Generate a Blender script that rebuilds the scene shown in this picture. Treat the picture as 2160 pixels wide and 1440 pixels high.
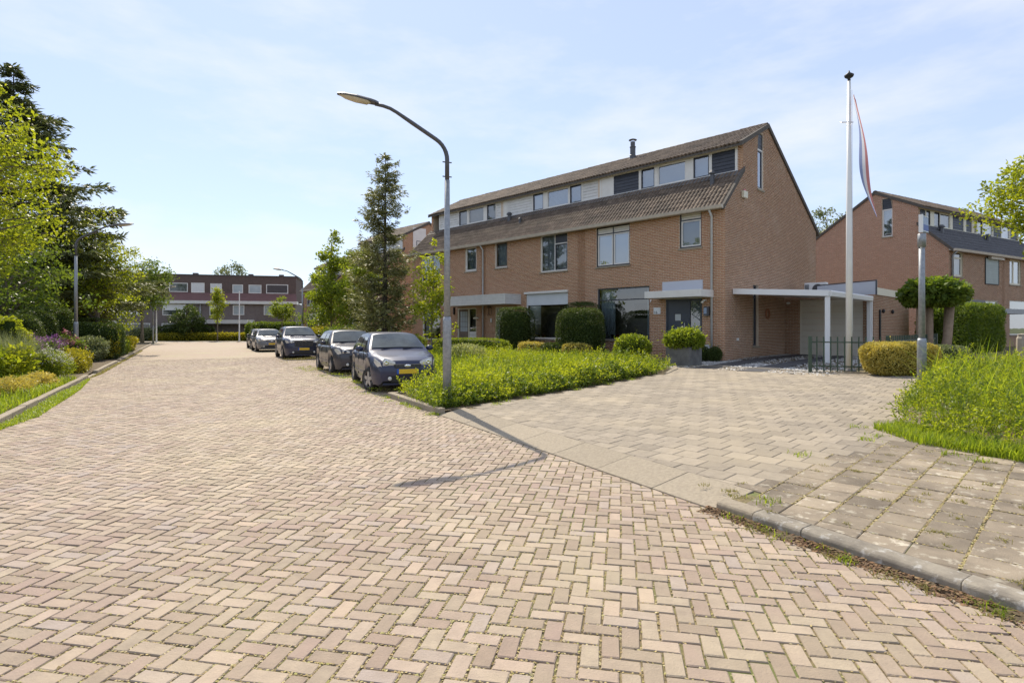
import bpy, math, random
import numpy as np
from mathutils import Vector
R = math.radians
for o in list(bpy.data.objects): bpy.data.objects.remove(o)
scene = bpy.context.scene
COL = scene.collection

# ------------------------------------------------------------------ camera
cam_d = bpy.data.cameras.new('camera'); cam = bpy.data.objects.new('camera', cam_d); COL.objects.link(cam)
cam.location = (0, 0, 1.6); cam.rotation_euler = (R(90), 0, 0)
cam_d.sensor_fit = 'HORIZONTAL'; cam_d.sensor_width = 36; cam_d.lens = 20.0
cam_d.shift_y = -30/2160; cam_d.clip_end = 3000; cam_d.clip_start = .05
scene.camera = cam

# ------------------------------------------------------------------ sky, sun, exposure
SUN_EL = R(49.5); SUN_DIR = Vector((-.396, .918, 0)).normalized()      # towards the sun, on the ground
SUN_AZ = math.atan2(SUN_DIR.x, SUN_DIR.y)
world = bpy.data.worlds.new('World'); scene.world = world; world.use_nodes = True
nt = world.node_tree; nt.nodes.clear()
def wn(t, **k):
    n = nt.nodes.new(t)
    for a, b in k.items(): setattr(n, a, b)
    return n
sky = wn('ShaderNodeTexSky', sky_type='NISHITA', sun_disc=False, sun_elevation=SUN_EL, sun_rotation=SUN_AZ,
         altitude=0, air_density=1.0, dust_density=.25, ozone_density=1.5)
tc = wn('ShaderNodeTexCoord'); mp = wn('ShaderNodeMapping'); mp.inputs['Scale'].default_value = (1.1, 1.1, 3.6)
mp.inputs['Rotation'].default_value = (0, R(20), R(35))
ns = wn('ShaderNodeTexNoise'); ns.inputs['Scale'].default_value = 2.0; ns.inputs['Detail'].default_value = 7; ns.inputs['Roughness'].default_value = .58
rp = wn('ShaderNodeValToRGB'); rp.color_ramp.elements[0].position = .44; rp.color_ramp.elements[1].position = .70
rp.color_ramp.elements[0].color = (0, 0, 0, 1); rp.color_ramp.elements[1].color = (.75, .75, .75, 1)
mx = wn('ShaderNodeMixRGB'); mx.inputs[2].default_value = (3.7, 3.75, 3.85, 1)
bg = wn('ShaderNodeBackground'); bg.inputs['Strength'].default_value = .15
out = wn('ShaderNodeOutputWorld')
L = nt.links.new
L(tc.outputs['Generated'], mp.inputs['Vector']); L(mp.outputs['Vector'], ns.inputs['Vector']); L(ns.outputs['Fac'], rp.inputs['Fac'])
veil = wn('ShaderNodeMixRGB'); veil.inputs[0].default_value = .74; veil.inputs[2].default_value = (2.2, 2.5, 3.3, 1)
L(sky.outputs['Color'], veil.inputs[1])
L(rp.outputs['Color'], mx.inputs[0]); L(veil.outputs['Color'], mx.inputs[1]); L(mx.outputs['Color'], bg.inputs['Color']); L(bg.outputs['Background'], out.inputs['Surface'])
sd = bpy.data.lights.new('sun', 'SUN'); sd.energy = 3.15; sd.angle = R(.5); sd.color = (1, .90, .74)
sun = bpy.data.objects.new('sun', sd); COL.objects.link(sun); sun.location = (-10, 20, 40)
to_sun = Vector((SUN_DIR.x*math.cos(SUN_EL), SUN_DIR.y*math.cos(SUN_EL), math.sin(SUN_EL)))
sun.rotation_euler = to_sun.to_track_quat('Z', 'Y').to_euler()
vs = scene.view_settings; vs.view_transform = 'Standard'; vs.look = 'None'; vs.gamma = 1; vs.exposure = .86; vs.use_curve_mapping = False
scene.render.engine = 'CYCLES'
scene.cycles.max_bounces = 8; scene.cycles.transparent_max_bounces = 12

# ------------------------------------------------------------------ helpers: frames
N2 = np.array([.867, .498]); N2 /= np.linalg.norm(N2)     # across the road, towards the houses
A2 = np.array([-N2[1], N2[0]])                            # along the road, away
def NA(n, a, z=0.): p = N2*n + A2*a; return (p[0], p[1], z)
E2 = np.array([-1172, 1200.]); E2 /= np.linalg.norm(E2)   # along the main facade, away
G2 = np.array([1200, 1172.]); G2 /= np.linalg.norm(G2)    # along the gable, away
C0 = np.array([7.7015, 20.583])                           # front corner of the end house
def HP(s, v): p = C0 + E2*s + G2*v; return float(p[0]), float(p[1])
def lotz(x, y):
    n = N2[0]*x + N2[1]*y
    return np.clip(.1 + .024*(n - 4.5), .085, .45)
def s_at(px, v):
    r = np.array([(px-1080)/1200, 1.]); o = C0 + G2*v; t = (o@G2)/(r@G2); return float((r*t - o)@E2)

# ------------------------------------------------------------------ helpers: meshes
class MB:
    def __init__(s): s.V = []; s.F = []
    def q(s, *p):
        i = len(s.V); s.V += [tuple(a) for a in p]; s.F.append(tuple(range(i, i+len(p)))); return s
    def box(s, x0, x1, y0, y1, z0, z1):
        i = len(s.V)
        s.V += [(x0,y0,z0),(x1,y0,z0),(x1,y1,z0),(x0,y1,z0),(x0,y0,z1),(x1,y0,z1),(x1,y1,z1),(x0,y1,z1)]
        s.F += [(i,i+3,i+2,i+1),(i+4,i+5,i+6,i+7),(i,i+1,i+5,i+4),(i+1,i+2,i+6,i+5),(i+2,i+3,i+7,i+6),(i+3,i,i+4,i+7)]; return s
    def prism(s, poly, vec):
        i = len(s.V); n = len(poly); vec = Vector(vec)
        s.V += [tuple(p) for p in poly] + [tuple(Vector(p)+vec) for p in poly]
        s.F.append(tuple(range(i, i+n))[::-1]); s.F.append(tuple(range(i+n, i+2*n)))
        for k in range(n): s.F.append((i+k, i+(k+1) % n, i+n+(k+1) % n, i+n+k))
        return s
    def tube(s, pts, rad, n=8, caps=True):
        pts = [Vector(p) for p in pts]; m = len(pts)
        if not hasattr(rad, '__len__'): rad = [rad]*m
        i0 = len(s.V); ref = None
        for k, p in enumerate(pts):
            d = (pts[min(k+1, m-1)] - pts[max(k-1, 0)]).normalized()
            if ref is None: ref = Vector((1, 0, 0)) if abs(d.x) < .8 else Vector((0, 1, 0))
            u = (ref - d*ref.dot(d)).normalized(); w = d.cross(u); ref = u
            for j in range(n):
                a = 2*math.pi*j/n; s.V.append(tuple(p + (u*math.cos(a) + w*math.sin(a))*rad[k]))
        for k in range(m-1):
            for j in range(n):
                a = i0+k*n+j; b = i0+k*n+(j+1) % n; s.F.append((a, b, b+n, a+n))
        if caps:
            s.F.append(tuple(range(i0, i0+n))[::-1]); s.F.append(tuple(range(i0+(m-1)*n, i0+m*n)))
        return s
    def lathe(s, prof, n=16, c=(0, 0, 0), axis='z', cap=True):
        i0 = len(s.V); c = Vector(c)
        for r, h in prof:
            for j in range(n):
                a = 2*math.pi*j/n; x, y = r*math.cos(a), r*math.sin(a)
                v = (x, y, h) if axis == 'z' else ((x, h, y) if axis == 'y' else (h, x, y))
                s.V.append(tuple(c + Vector(v)))
        for k in range(len(prof)-1):
            for j in range(n):
                a = i0+k*n+j; b = i0+k*n+(j+1) % n; s.F.append((a, b, b+n, a+n))
        if cap:
            s.F.append(tuple(range(i0, i0+n))[::-1]); s.F.append(tuple(range(i0+(len(prof)-1)*n, i0+len(prof)*n)))
        return s
    def ell(s, c, r, nu=10, nv=6):
        prof = [(max(.001, math.sin(math.pi*k/nv)), -math.cos(math.pi*k/nv)) for k in range(nv+1)]
        i0 = len(s.V); s.lathe(prof, nu, cap=False)
        for k in range(i0, len(s.V)):
            x, y, z = s.V[k]; s.V[k] = (c[0]+x*r[0], c[1]+y*r[1], c[2]+z*r[2])
        return s

def link(name, me, mat=None, parent=None, loc=None, rz=None):
    o = bpy.data.objects.new(name, me); COL.objects.link(o)
    if mat is not None and not me.materials: me.materials.append(mat)
    if parent is not None: o.parent = parent
    if loc is not None: o.location = loc
    if rz is not None: o.rotation_euler = (0, 0, rz)
    return o
def mk(name, mb, mat, parent=None, smooth=False, loc=None, rz=None, bevel=0):
    me = bpy.data.meshes.new(name); me.from_pydata(mb.V, [], mb.F); me.update()
    if smooth: me.polygons.foreach_set('use_smooth', [True]*len(me.polygons))
    o = link(name, me, mat, parent, loc, rz)
    if bevel:
        m = o.modifiers.new('bevel', 'BEVEL'); m.width = bevel; m.segments = 2; m.limit_method = 'ANGLE'
    return o
def npmesh(name, V, k, mat, tint=None, parent=None, F=None, kind=None, smooth=False):
    """V (n,3) verts; faces are consecutive groups of k unless F (m,k) is given"""
    V = np.asarray(V, dtype=np.float32).reshape(-1, 3)
    if F is None: F = np.arange(len(V), dtype=np.int32).reshape(-1, k)
    F = np.asarray(F, dtype=np.int32); m = len(F)
    me = bpy.data.meshes.new(name)
    me.vertices.add(len(V)); me.vertices.foreach_set('co', V.ravel())
    me.loops.add(m*k); me.loops.foreach_set('vertex_index', F.ravel())
    me.polygons.add(m); me.polygons.foreach_set('loop_start', np.arange(0, m*k, k, dtype=np.int32))
    me.update(calc_edges=True)
    if smooth: me.polygons.foreach_set('use_smooth', np.ones(m, bool))
    if tint is not None:
        a = me.attributes.new('tint', 'FLOAT', 'FACE'); a.data.foreach_set('value', np.asarray(tint, dtype=np.float32))
    o = link(name, me, mat, parent)
    if kind: o['kind'] = kind
    return o
def empty(name, loc, rz=0.): 
    o = bpy.data.objects.new(name, None); COL.objects.link(o); o.location = loc; o.rotation_euler = (0, 0, rz); o.empty_display_size = .2; return o
LABELS = {}
def tag(o, label=None, cat=None, group=None, kind=None):
    if label: o['label'] = label
    if cat: o['category'] = cat
    if group: o['group'] = group
    if kind: o['kind'] = kind
    return o
def copy_tree(o, parent=None):
    c = o.copy(); COL.objects.link(c); c.parent = parent
    for ch in [x for x in o.children]: copy_tree(ch, c)
    return c

# ------------------------------------------------------------------ helpers: materials
def mat(name, c1, c2=None, scale=6., rough=.75, bump=0., bscale=None, metal=0., spec=.5, tint=0., c3=None, s3=.6, t3=(.5, .7), coat=0., tcols=None, detail=5):
    """procedural material: two colours mixed by noise, a third by a broad patchy noise, brightness by piece"""
    m = bpy.data.materials.new(name); m.use_nodes = True; t = m.node_tree; l = t.links.new
    b = t.nodes['Principled BSDF']; b.inputs['Roughness'].default_value = rough; b.inputs['Metallic'].default_value = metal
    b.inputs['Specular IOR Level'].default_value = spec; b.inputs['Coat Weight'].default_value = coat; b.inputs['Coat Roughness'].default_value = .04
    def nd(ty, **k):
        x = t.nodes.new(ty)
        for a, v in k.items(): setattr(x, a, v)
        return x
    geo = nd('ShaderNodeNewGeometry')
    def noise(s, det=5, ro=.6):
        x = nd('ShaderNodeTexNoise'); x.inputs['Scale'].default_value = s; x.inputs['Detail'].default_value = det; x.inputs['Roughness'].default_value = ro
        l(geo.outputs['Position'], x.inputs['Vector']); return x
    def mixc(f, a, bcol, bl='MIX'):
        x = nd('ShaderNodeMixRGB', blend_type=bl)
        for sock, v in ((x.inputs[0], f), (x.inputs[1], a), (x.inputs[2], bcol)):
            if isinstance(v, (int, float)): sock.default_value = v
            elif isinstance(v, tuple): sock.default_value = (*v[:3], 1)
            else: l(v, sock)
        return x.outputs[0]
    col = None
    if tint or tcols:
        at = nd('ShaderNodeAttribute', attribute_name='tint'); oi = nd('ShaderNodeObjectInfo')
        ad = nd('ShaderNodeMath', operation='ADD'); l(at.outputs['Fac'], ad.inputs[0]); l(oi.outputs['Random'], ad.inputs[1])
        fr = nd('ShaderNodeMath', operation='FRACT'); l(ad.outputs[0], fr.inputs[0]); tv = fr.outputs[0]
    if tcols:
        cr = nd('ShaderNodeValToRGB'); el = cr.color_ramp.elements
        while len(el) < len(tcols): el.new(.5)
        for i, c in enumerate(tcols): el[i].position = i/(len(tcols)-1); el[i].color = (*c, 1)
        l(tv, cr.inputs['Fac']); base1 = cr.outputs['Color']
    else: base1 = c1
    if c2 is not None:
        n1 = noise(scale, detail); r1 = nd('ShaderNodeValToRGB'); r1.color_ramp.elements[0].position = .35; r1.color_ramp.elements[1].position = .65
        l(n1.outputs['Fac'], r1.inputs['Fac'])
        col = mixc(r1.outputs['Color'], base1, c2)
        if tcols: # colour by piece, noise only partly
            f = nd('ShaderNodeMath', operation='MULTIPLY'); l(r1.outputs['Color'], f.inputs[0]); f.inputs[1].default_value = .45
            col = mixc(f.outputs[0], base1, c2)
    else: col = base1
    if c3 is not None:
        n3 = noise(s3, 6, .65); r3 = nd('ShaderNodeValToRGB'); r3.color_ramp.elements[0].position = t3[0]; r3.color_ramp.elements[1].position = t3[1]
        l(n3.outputs['Fac'], r3.inputs['Fac']); col = mixc(r3.outputs['Color'], col, c3)
    if tint:
        mr = nd('ShaderNodeMapRange'); l(tv, mr.inputs[0]); mr.inputs[3].default_value = 1-tint; mr.inputs[4].default_value = 1+tint
        cmb = nd('ShaderNodeCombineColor')
        for k in range(3): l(mr.outputs[0], cmb.inputs[k])
        col = mixc(1., col, cmb.outputs[0], 'MULTIPLY')
    if isinstance(col, tuple): b.inputs['Base Color'].default_value = (*col[:3], 1)
    else: l(col, b.inputs['Base Color'])
    if bump:
        nb = noise(bscale or scale*4, 6, .7); bp = nd('ShaderNodeBump'); bp.inputs['Strength'].default_value = bump; bp.inputs['Distance'].default_value = .02
        l(nb.outputs['Fac'], bp.inputs['Height']); l(bp.outputs['Normal'], b.inputs['Normal'])
    return m
def leafmat(name, ca, cb, trans=.45, tc=None, rough=.45):
    """leaf: colour by leaf between ca and cb, part of the light goes through"""
    m = bpy.data.materials.new(name); m.use_nodes = True; t = m.node_tree; l = t.links.new; t.nodes.clear()
    at = t.nodes.new('ShaderNodeAttribute'); at.attribute_name = 'tint'
    c = t.nodes.new('ShaderNodeMixRGB'); c.inputs[1].default_value = (*ca, 1); c.inputs[2].default_value = (*cb, 1); l(at.outputs['Fac'], c.inputs[0])
    p = t.nodes.new('ShaderNodeBsdfPrincipled'); p.inputs['Roughness'].default_value = rough; p.inputs['Specular IOR Level'].default_value = .25 if trans else 0.
    l(c.outputs[0], p.inputs['Base Color'])
    tr = t.nodes.new('ShaderNodeBsdfTranslucent'); g = t.nodes.new('ShaderNodeMixRGB'); g.blend_type = 'MULTIPLY'; g.inputs[0].default_value = 1
    l(c.outputs[0], g.inputs[1]); g.inputs[2].default_value = (*(tc or (2.1, 2.0, .9)), 1); l(g.outputs[0], tr.inputs['Color'])
    mx = t.nodes.new('ShaderNodeMixShader'); mx.inputs[0].default_value = trans; l(p.outputs[0], mx.inputs[1]); l(tr.outputs[0], mx.inputs[2])
    o = t.nodes.new('ShaderNodeOutputMaterial'); l(mx.outputs[0], o.inputs['Surface']); return m
def glassmat(name, tintc=(.6, .66, .68), base=.10, k=1.6, rough=.01, wav=.0):
    """thin window pane: sees through and mirrors by Fresnel"""
    m = bpy.data.materials.new(name); m.use_nodes = True; t = m.node_tree; l = t.links.new; t.nodes.clear()
    tr = t.nodes.new('ShaderNodeBsdfTransparent'); tr.inputs[0].default_value = (*tintc, 1)
    gl = t.nodes.new('ShaderNodeBsdfGlossy'); gl.inputs['Roughness'].default_value = rough; gl.inputs['Color'].default_value = (.95, .97, 1, 1)
    if wav:
        n = t.nodes.new('ShaderNodeTexNoise'); n.inputs['Scale'].default_value = .8; g = t.nodes.new('ShaderNodeNewGeometry'); l(g.outputs['Position'], n.inputs['Vector'])
        bp = t.nodes.new('ShaderNodeBump'); bp.inputs['Strength'].default_value = wav; bp.inputs['Distance'].default_value = .05; l(n.outputs['Fac'], bp.inputs['Height']); l(bp.outputs['Normal'], gl.inputs['Normal'])
    f = t.nodes.new('ShaderNodeFresnel'); f.inputs[0].default_value = 1.5
    ma = t.nodes.new('ShaderNodeMath'); ma.operation = 'MULTIPLY_ADD'; l(f.outputs[0], ma.inputs[0]); ma.inputs[1].default_value = k; ma.inputs[2].default_value = base; ma.use_clamp = True
    mx = t.nodes.new('ShaderNodeMixShader'); l(ma.outputs[0], mx.inputs[0]); l(tr.outputs[0], mx.inputs[1]); l(gl.outputs[0], mx.inputs[2])
    o = t.nodes.new('ShaderNodeOutputMaterial'); l(mx.outputs[0], o.inputs['Surface']); return m

MT = dict(
  road_brick=mat('road_brick', None, (.25,.195,.15), scale=11, rough=.85, bump=.5, bscale=70, tcols=[(.385,.285,.21),(.425,.345,.25),(.355,.26,.20),(.44,.36,.26),(.325,.235,.19),(.405,.32,.235),(.315,.26,.225),(.395,.30,.22)], tint=.2, c3=(.43,.355,.24), s3=.38, t3=(.46,.74)),
  road_far=mat('road_far', (.39,.31,.235), (.34,.265,.20), scale=3.5, rough=.9, bump=.3, bscale=18, c3=(.37,.33,.21), s3=.35, t3=(.5,.68)),
  sand=mat('joint_sand', (.27,.21,.10), (.12,.092,.05), scale=45, rough=.95, bump=.5, bscale=200, c3=(.15,.17,.05), s3=1.2, t3=(.48,.62)),
  litter=mat('litter', None, None, rough=.9, tcols=[(.46,.37,.17),(.34,.24,.11),(.33,.31,.10),(.50,.42,.24),(.20,.145,.075)]),
  paver=mat('paver', (.325,.275,.21), (.255,.215,.165), scale=14, rough=.9, bump=.4, bscale=120, tint=.14, c3=(.36,.30,.215), s3=.5, t3=(.45,.7)),
  paver_old=mat('paver_old', (.185,.15,.11), (.33,.27,.195), scale=2.2, rough=.95, bump=.6, bscale=110, tint=.30, c3=(.46,.41,.32), s3=9, t3=(.56,.66)),
  concrete=mat('kerb_concrete', (.36,.305,.225), (.28,.235,.175), scale=30, rough=.92, bump=.5, bscale=140, tint=.07),
  kerb_old=mat('kerb_old', (.20,.175,.14), (.34,.30,.235), scale=5, rough=.92, bump=.5, bscale=120, tint=.12, c3=(.46,.44,.40), s3=11, t3=(.54,.66)),
  soil=mat('soil', (.10,.075,.045), (.16,.12,.07), scale=8, rough=1, bump=.8, bscale=30),
  grassland=mat('grassland', (.085,.11,.03), (.13,.13,.05), scale=2, rough=1, bump=.6, bscale=20),
  brick=mat('house_brick', None, (.34,.165,.09), scale=22, rough=.85, bump=.3, bscale=90, tcols=[(.47,.235,.12),(.51,.275,.145),(.42,.20,.10),(.52,.29,.155),(.38,.175,.09),(.48,.245,.125)], tint=.1, c3=(.45,.24,.135), s3=.35, t3=(.5,.75)),
  brick_b=mat('house_brick_brown', None, (.25,.135,.085), scale=22, rough=.85, bump=.3, bscale=90, tcols=[(.38,.205,.115),(.42,.235,.135),(.33,.17,.095),(.44,.25,.145)], tint=.12, c3=(.44,.30,.215), s3=.45, t3=(.52,.8)),
  brick_red=mat('house_brick_red', None, (.33,.165,.115), scale=22, rough=.85, bump=.3, bscale=90, tcols=[(.50,.26,.17),(.53,.29,.19),(.45,.23,.15),(.55,.30,.20)], tint=.08),
  mortar=mat('mortar', (.66,.54,.42), (.58,.47,.36), scale=12, rough=.95),
  mortar_b=mat('mortar_grey', (.54,.46,.36), (.47,.40,.31), scale=12, rough=.95),
  farbrick=mat('far_brick', (.16,.13,.12), (.20,.165,.15), scale=5, rough=.9, bump=.2, bscale=20),
  fartop=mat('far_brick_dark', (.135,.092,.08), (.105,.075,.066), scale=5, rough=.9, bump=.2, bscale=20),
  farroof=mat('far_roof', (.17,.085,.078), (.14,.072,.066), scale=3, rough=.8),
  tile=mat('roof_tile', (.105,.075,.054), (.175,.13,.092), scale=7, rough=.85, bump=.35, bscale=70, tint=.25, c3=(.08,.062,.047), s3=1.1, t3=(.48,.7)),
  tile_dark=mat('roof_tile_dark', (.045,.045,.052), (.06,.06,.066), scale=7, rough=.5, bump=.2, bscale=70, tint=.15),
  verge=mat('verge_tile', (.075,.065,.055), (.11,.095,.08), scale=9, rough=.85),
  lead=mat('lead', (.12,.12,.125), (.17,.17,.175), scale=8, rough=.55, metal=.3),
  white=mat('white_paint', (.74,.72,.68), (.68,.66,.62), scale=3, rough=.45),
  white2=mat('white_alu', (.80,.80,.79), (.77,.77,.76), scale=2, rough=.35),
  cream=mat('cream_paint', (.70,.66,.52), (.66,.62,.50), scale=3, rough=.5),
  plank=mat('white_plank', (.70,.69,.665), (.62,.61,.585), scale=5, rough=.5, tint=.05),
  plank_dark=mat('dark_plank', (.028,.032,.045), (.04,.044,.056), scale=5, rough=.45, tint=.15),
  anth=mat('anthracite', (.030,.033,.046), (.038,.04,.052), scale=3, rough=.35),
  door=mat('door_paint', (.040,.050,.075), (.045,.055,.08), scale=3, rough=.3),
  greyplate=mat('grey_plate', (.50,.52,.57), (.47,.49,.54), scale=2, rough=.5),
  gutter=mat('zinc_gutter', (.56,.50,.42), (.47,.42,.35), scale=5, rough=.55, metal=.15),
  pvc=mat('pvc_pipe', (.55,.56,.55), (.48,.49,.48), scale=5, rough=.4),
  galv=mat('galvanised', (.33,.35,.37), (.235,.25,.27), scale=18, rough=.5, metal=.45, bump=.1, bscale=50),
  darkmetal=mat('dark_metal', (.075,.078,.085), (.10,.10,.11), scale=9, rough=.45, metal=.3),
  black=mat('black_plastic', (.012,.012,.013), (.018,.018,.018), scale=9, rough=.5),
  rubber=mat('rubber', (.018,.018,.018), (.03,.029,.027), scale=20, rough=.85),
  room=mat('room', (.42,.35,.28), (.52,.45,.37), scale=1.5, rough=.9),
  blind=mat('blind', (.60,.63,.66), (.56,.59,.62), scale=2, rough=.8),
  blindgrey=mat('blind_grey', (.40,.44,.47), (.36,.40,.43), scale=2, rough=.8),
  curtain=mat('curtain', (.74,.78,.79), (.62,.67,.68), scale=4, rough=.9),
  screen=mat('screen_cloth', (.62,.65,.67), (.58,.61,.63), scale=3, rough=.85),
  shutter=mat('shutter', (.33,.38,.36), (.30,.35,.33), scale=3, rough=.5, tint=.05),
  shutter_w=mat('shutter_white', (.80,.80,.79), (.77,.77,.76), scale=3, rough=.5),
  shutter_d=mat('shutter_dark', (.07,.06,.065), (.085,.075,.08), scale=3, rough=.5),
  garage=mat('garage_door', (.66,.62,.53), (.64,.60,.515), scale=2, rough=.5, tint=.02),
  gravel=mat('gravel_stone', None, None, rough=.8, tcols=[(.48,.47,.45),(.58,.57,.55),(.36,.36,.36),(.64,.63,.60)]),
  gravelbed=mat('gravel_bed', (.33,.32,.31), (.48,.47,.45), scale=60, rough=.9, bump=.8, bscale=70),
  slab=mat('dark_slab', (.052,.052,.058), (.075,.073,.076), scale=6, rough=.8, bump=.2, bscale=90, tint=.12),
  greenpaint=mat('green_paint', (.030,.055,.036), (.04,.068,.046), scale=8, rough=.45),
  planter=mat('planter', (.085,.085,.083), (.14,.14,.135), scale=4, rough=.65, bump=.15, bscale=20, c3=(.20,.195,.185), s3=3, t3=(.6,.8)),
  bark=mat('bark', (.20,.165,.125), (.12,.10,.075), scale=16, rough=.95, bump=.8, bscale=35),
  bark_pale=mat('bark_pale', (.34,.25,.175), (.26,.19,.13), scale=10, rough=.95, bump=.6, bscale=30),
  bark_dark=mat('bark_dark', (.085,.07,.055), (.055,.045,.038), scale=16, rough=.95, bump=.8, bscale=35),
  wood=mat('old_wood', (.20,.15,.11), (.14,.105,.08), scale=12, rough=.85),
  pole=mat('white_pole', (.78,.78,.77), (.74,.74,.73), scale=3, rough=.3),
  yellow=mat('plate_yellow', (.72,.47,.03), (.66,.43,.03), scale=6, rough=.4),
  blue=mat('plate_blue', (.02,.09,.42), None, rough=.4),
  red=mat('cloth_red', (.60,.25,.26), None, rough=.8), clothwhite=mat('cloth_white', (.78,.80,.86), None, rough=.8), clothblue=mat('cloth_blue', (.25,.31,.55), None, rough=.8),
  signblue=mat('sign_blue', (.02,.07,.30), (.025,.08,.33), scale=3, rough=.4), signwhite=mat('sign_white', (.75,.76,.76), None, rough=.4), signlight=mat('sign_light_blue', (.30,.38,.52), (.26,.34,.48), scale=5, rough=.4),
  debris=mat('leaf_debris', None, None, rough=.95, tcols=[(.16,.09,.05),(.24,.14,.07),(.11,.07,.045),(.30,.21,.11)]),
  chrome=mat('chrome', (.75,.75,.76), None, rough=.12, metal=1.), steel=mat('steel', (.55,.55,.55), None, rough=.3, metal=.9),
  rim=mat('alloy_rim', (.50,.48,.46), (.42,.41,.40), scale=9, rough=.35, metal=.5),
  lampglass=mat('headlight', (.62,.62,.58), (.50,.50,.47), scale=18, rough=.12, coat=1.), amber=mat('amber', (.55,.30,.16), None, rough=.3),
  lampbowl=mat('lamp_bowl', (.55,.50,.38), (.50,.45,.34), scale=5, rough=.25, coat=.6),
  carglass=mat('car_glass', (.025,.032,.034), (.075,.09,.088), scale=2.2, rough=.04, coat=.35, spec=.7),
  terracotta=mat('terracotta', (.34,.15,.08), None, rough=.8), redleaf=mat('red_cushion', (.35,.05,.05), None, rough=.8),
  stone=mat('garden_stone', (.40,.36,.30), (.32,.28,.23), scale=7, rough=.9, bump=.5, bscale=40),
  glass=glassmat('pane', base=.10, k=1.6, wav=.04), glass_hi=glassmat('pane_bright', base=.22, k=1.6, wav=.05), frost=mat('frosted', (.42,.46,.48), (.36,.40,.42), scale=2, rough=.25, coat=.6),
)
def carpaint(name, c): return mat(name, c, tuple(x*1.12 for x in c), scale=2, rough=.32, metal=.15, coat=.4, spec=.35)
LF = dict(
  spring=leafmat('leaf_spring', (0.15, 0.2, 0.018), (0.29, 0.31, 0.03), .50),
  fresh=leafmat('leaf_fresh', (0.11, 0.165, 0.02), (0.22, 0.26, 0.032), .45),
  mid=leafmat('leaf_mid', (0.075, 0.125, 0.02), (0.155, 0.2, 0.035), .40),
  dark=leafmat('leaf_dark', (0.045, 0.075, 0.018), (0.09, 0.125, 0.03), .25),
  yew=leafmat('leaf_yew', (0.04, 0.065, 0.018), (0.085, 0.115, 0.028), .25),
  yellow=leafmat('leaf_yellow', (.21,.20,.018), (.36,.33,.04), .45, (1.7,1.6,.8)),
  golden=leafmat('leaf_golden', (0.38, 0.32, 0.07), (0.62, 0.53, 0.16), .3, (1.5,1.4,.7)),
  cover=leafmat('leaf_cover', (0.14, 0.2, 0.018), (0.33, 0.36, 0.03), .5),
  grass=leafmat('grass_blade', (0.12, 0.19, 0.018), (0.26, 0.31, 0.035), .5),
  drygrass=leafmat('grass_dry', (.17,.17,.045), (.30,.27,.10), .4, (1.6,1.5,.9)),
  needle=leafmat('needle', (0.15, 0.165, 0.075), (0.3, 0.3, 0.135), .22, (1.6,1.6,.9)),
  cedar=leafmat('needle_cedar', (0.075, 0.095, 0.042), (0.16, 0.18, 0.075), .2, (1.6,1.6,.9)),
  sage=leafmat('leaf_sage', (.13,.16,.075), (.24,.26,.14), .35, (1.5,1.5,1)),
  variegated=leafmat('leaf_variegated', (.10,.15,.03), (.50,.48,.24), .35, (1.5,1.5,.9)),
  purple=leafmat('petal_purple', (.17,.07,.20), (.30,.14,.30), .3, (1.4,1.2,1.4)), pink=leafmat('petal_pink', (.30,.12,.15), (.42,.20,.20), .3, (1.4,1.2,1.3)),
  petalwhite=leafmat('petal_white', (.45,.46,.36), (.65,.65,.55), .3, (1.2,1.2,1.1)),
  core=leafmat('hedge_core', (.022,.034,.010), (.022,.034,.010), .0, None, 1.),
)

# ================================================================== SETTING
rng = np.random.default_rng(7); rnd = random.Random(7)
def inpoly(P, poly):
    x, y = P[:, 0], P[:, 1]; ins = np.zeros(len(P), bool); n = len(poly); j = n-1
    for i in range(n):
        xi, yi = poly[i]; xj, yj = poly[j]
        c = ((yi > y) != (yj > y)) & (x < (xj-xi)*(y-yi)/((yj-yi) or 1e-9)+xi); ins ^= c; j = i
    return ins
def sample(poly, n, g=None):
    g = g or rng; pa = np.array(poly); lo, hi = pa.min(0), pa.max(0); outp = []; tot = 0
    while tot < n:
        P = lo + (hi-lo)*g.random((n*2, 2)); P = P[inpoly(P, poly)]; outp.append(P); tot += len(P)
    return np.concatenate(outp)[:n]
def clip(poly, hps):
    """convex polygon clipped by half planes (nx,ny,c): keep n.p<=c"""
    for nx, ny, c in hps:
        res = []; m = len(poly)
        for i in range(m):
            p, q = poly[i], poly[(i+1) % m]; dp = nx*p[0]+ny*p[1]-c; dq = nx*q[0]+ny*q[1]-c
            if dp <= 0: res.append(p)
            if dp*dq < 0: t = dp/(dp-dq); res.append((p[0]+(q[0]-p[0])*t, p[1]+(q[1]-p[1])*t))
        poly = res
        if len(poly) < 3: return []
    return poly
def sheet(name, pts, mat_, kind='structure'):
    mb = MB(); mb.q(*pts); o = mk(name, mb, mat_); o['kind'] = kind; return o

g_ = MB(); g_.q((-900,-300,-.06),(900,-300,-.06),(900,1500,-.06),(-900,1500,-.06)); tag(mk('ground', g_, MT['grassland']), kind='structure')

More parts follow.
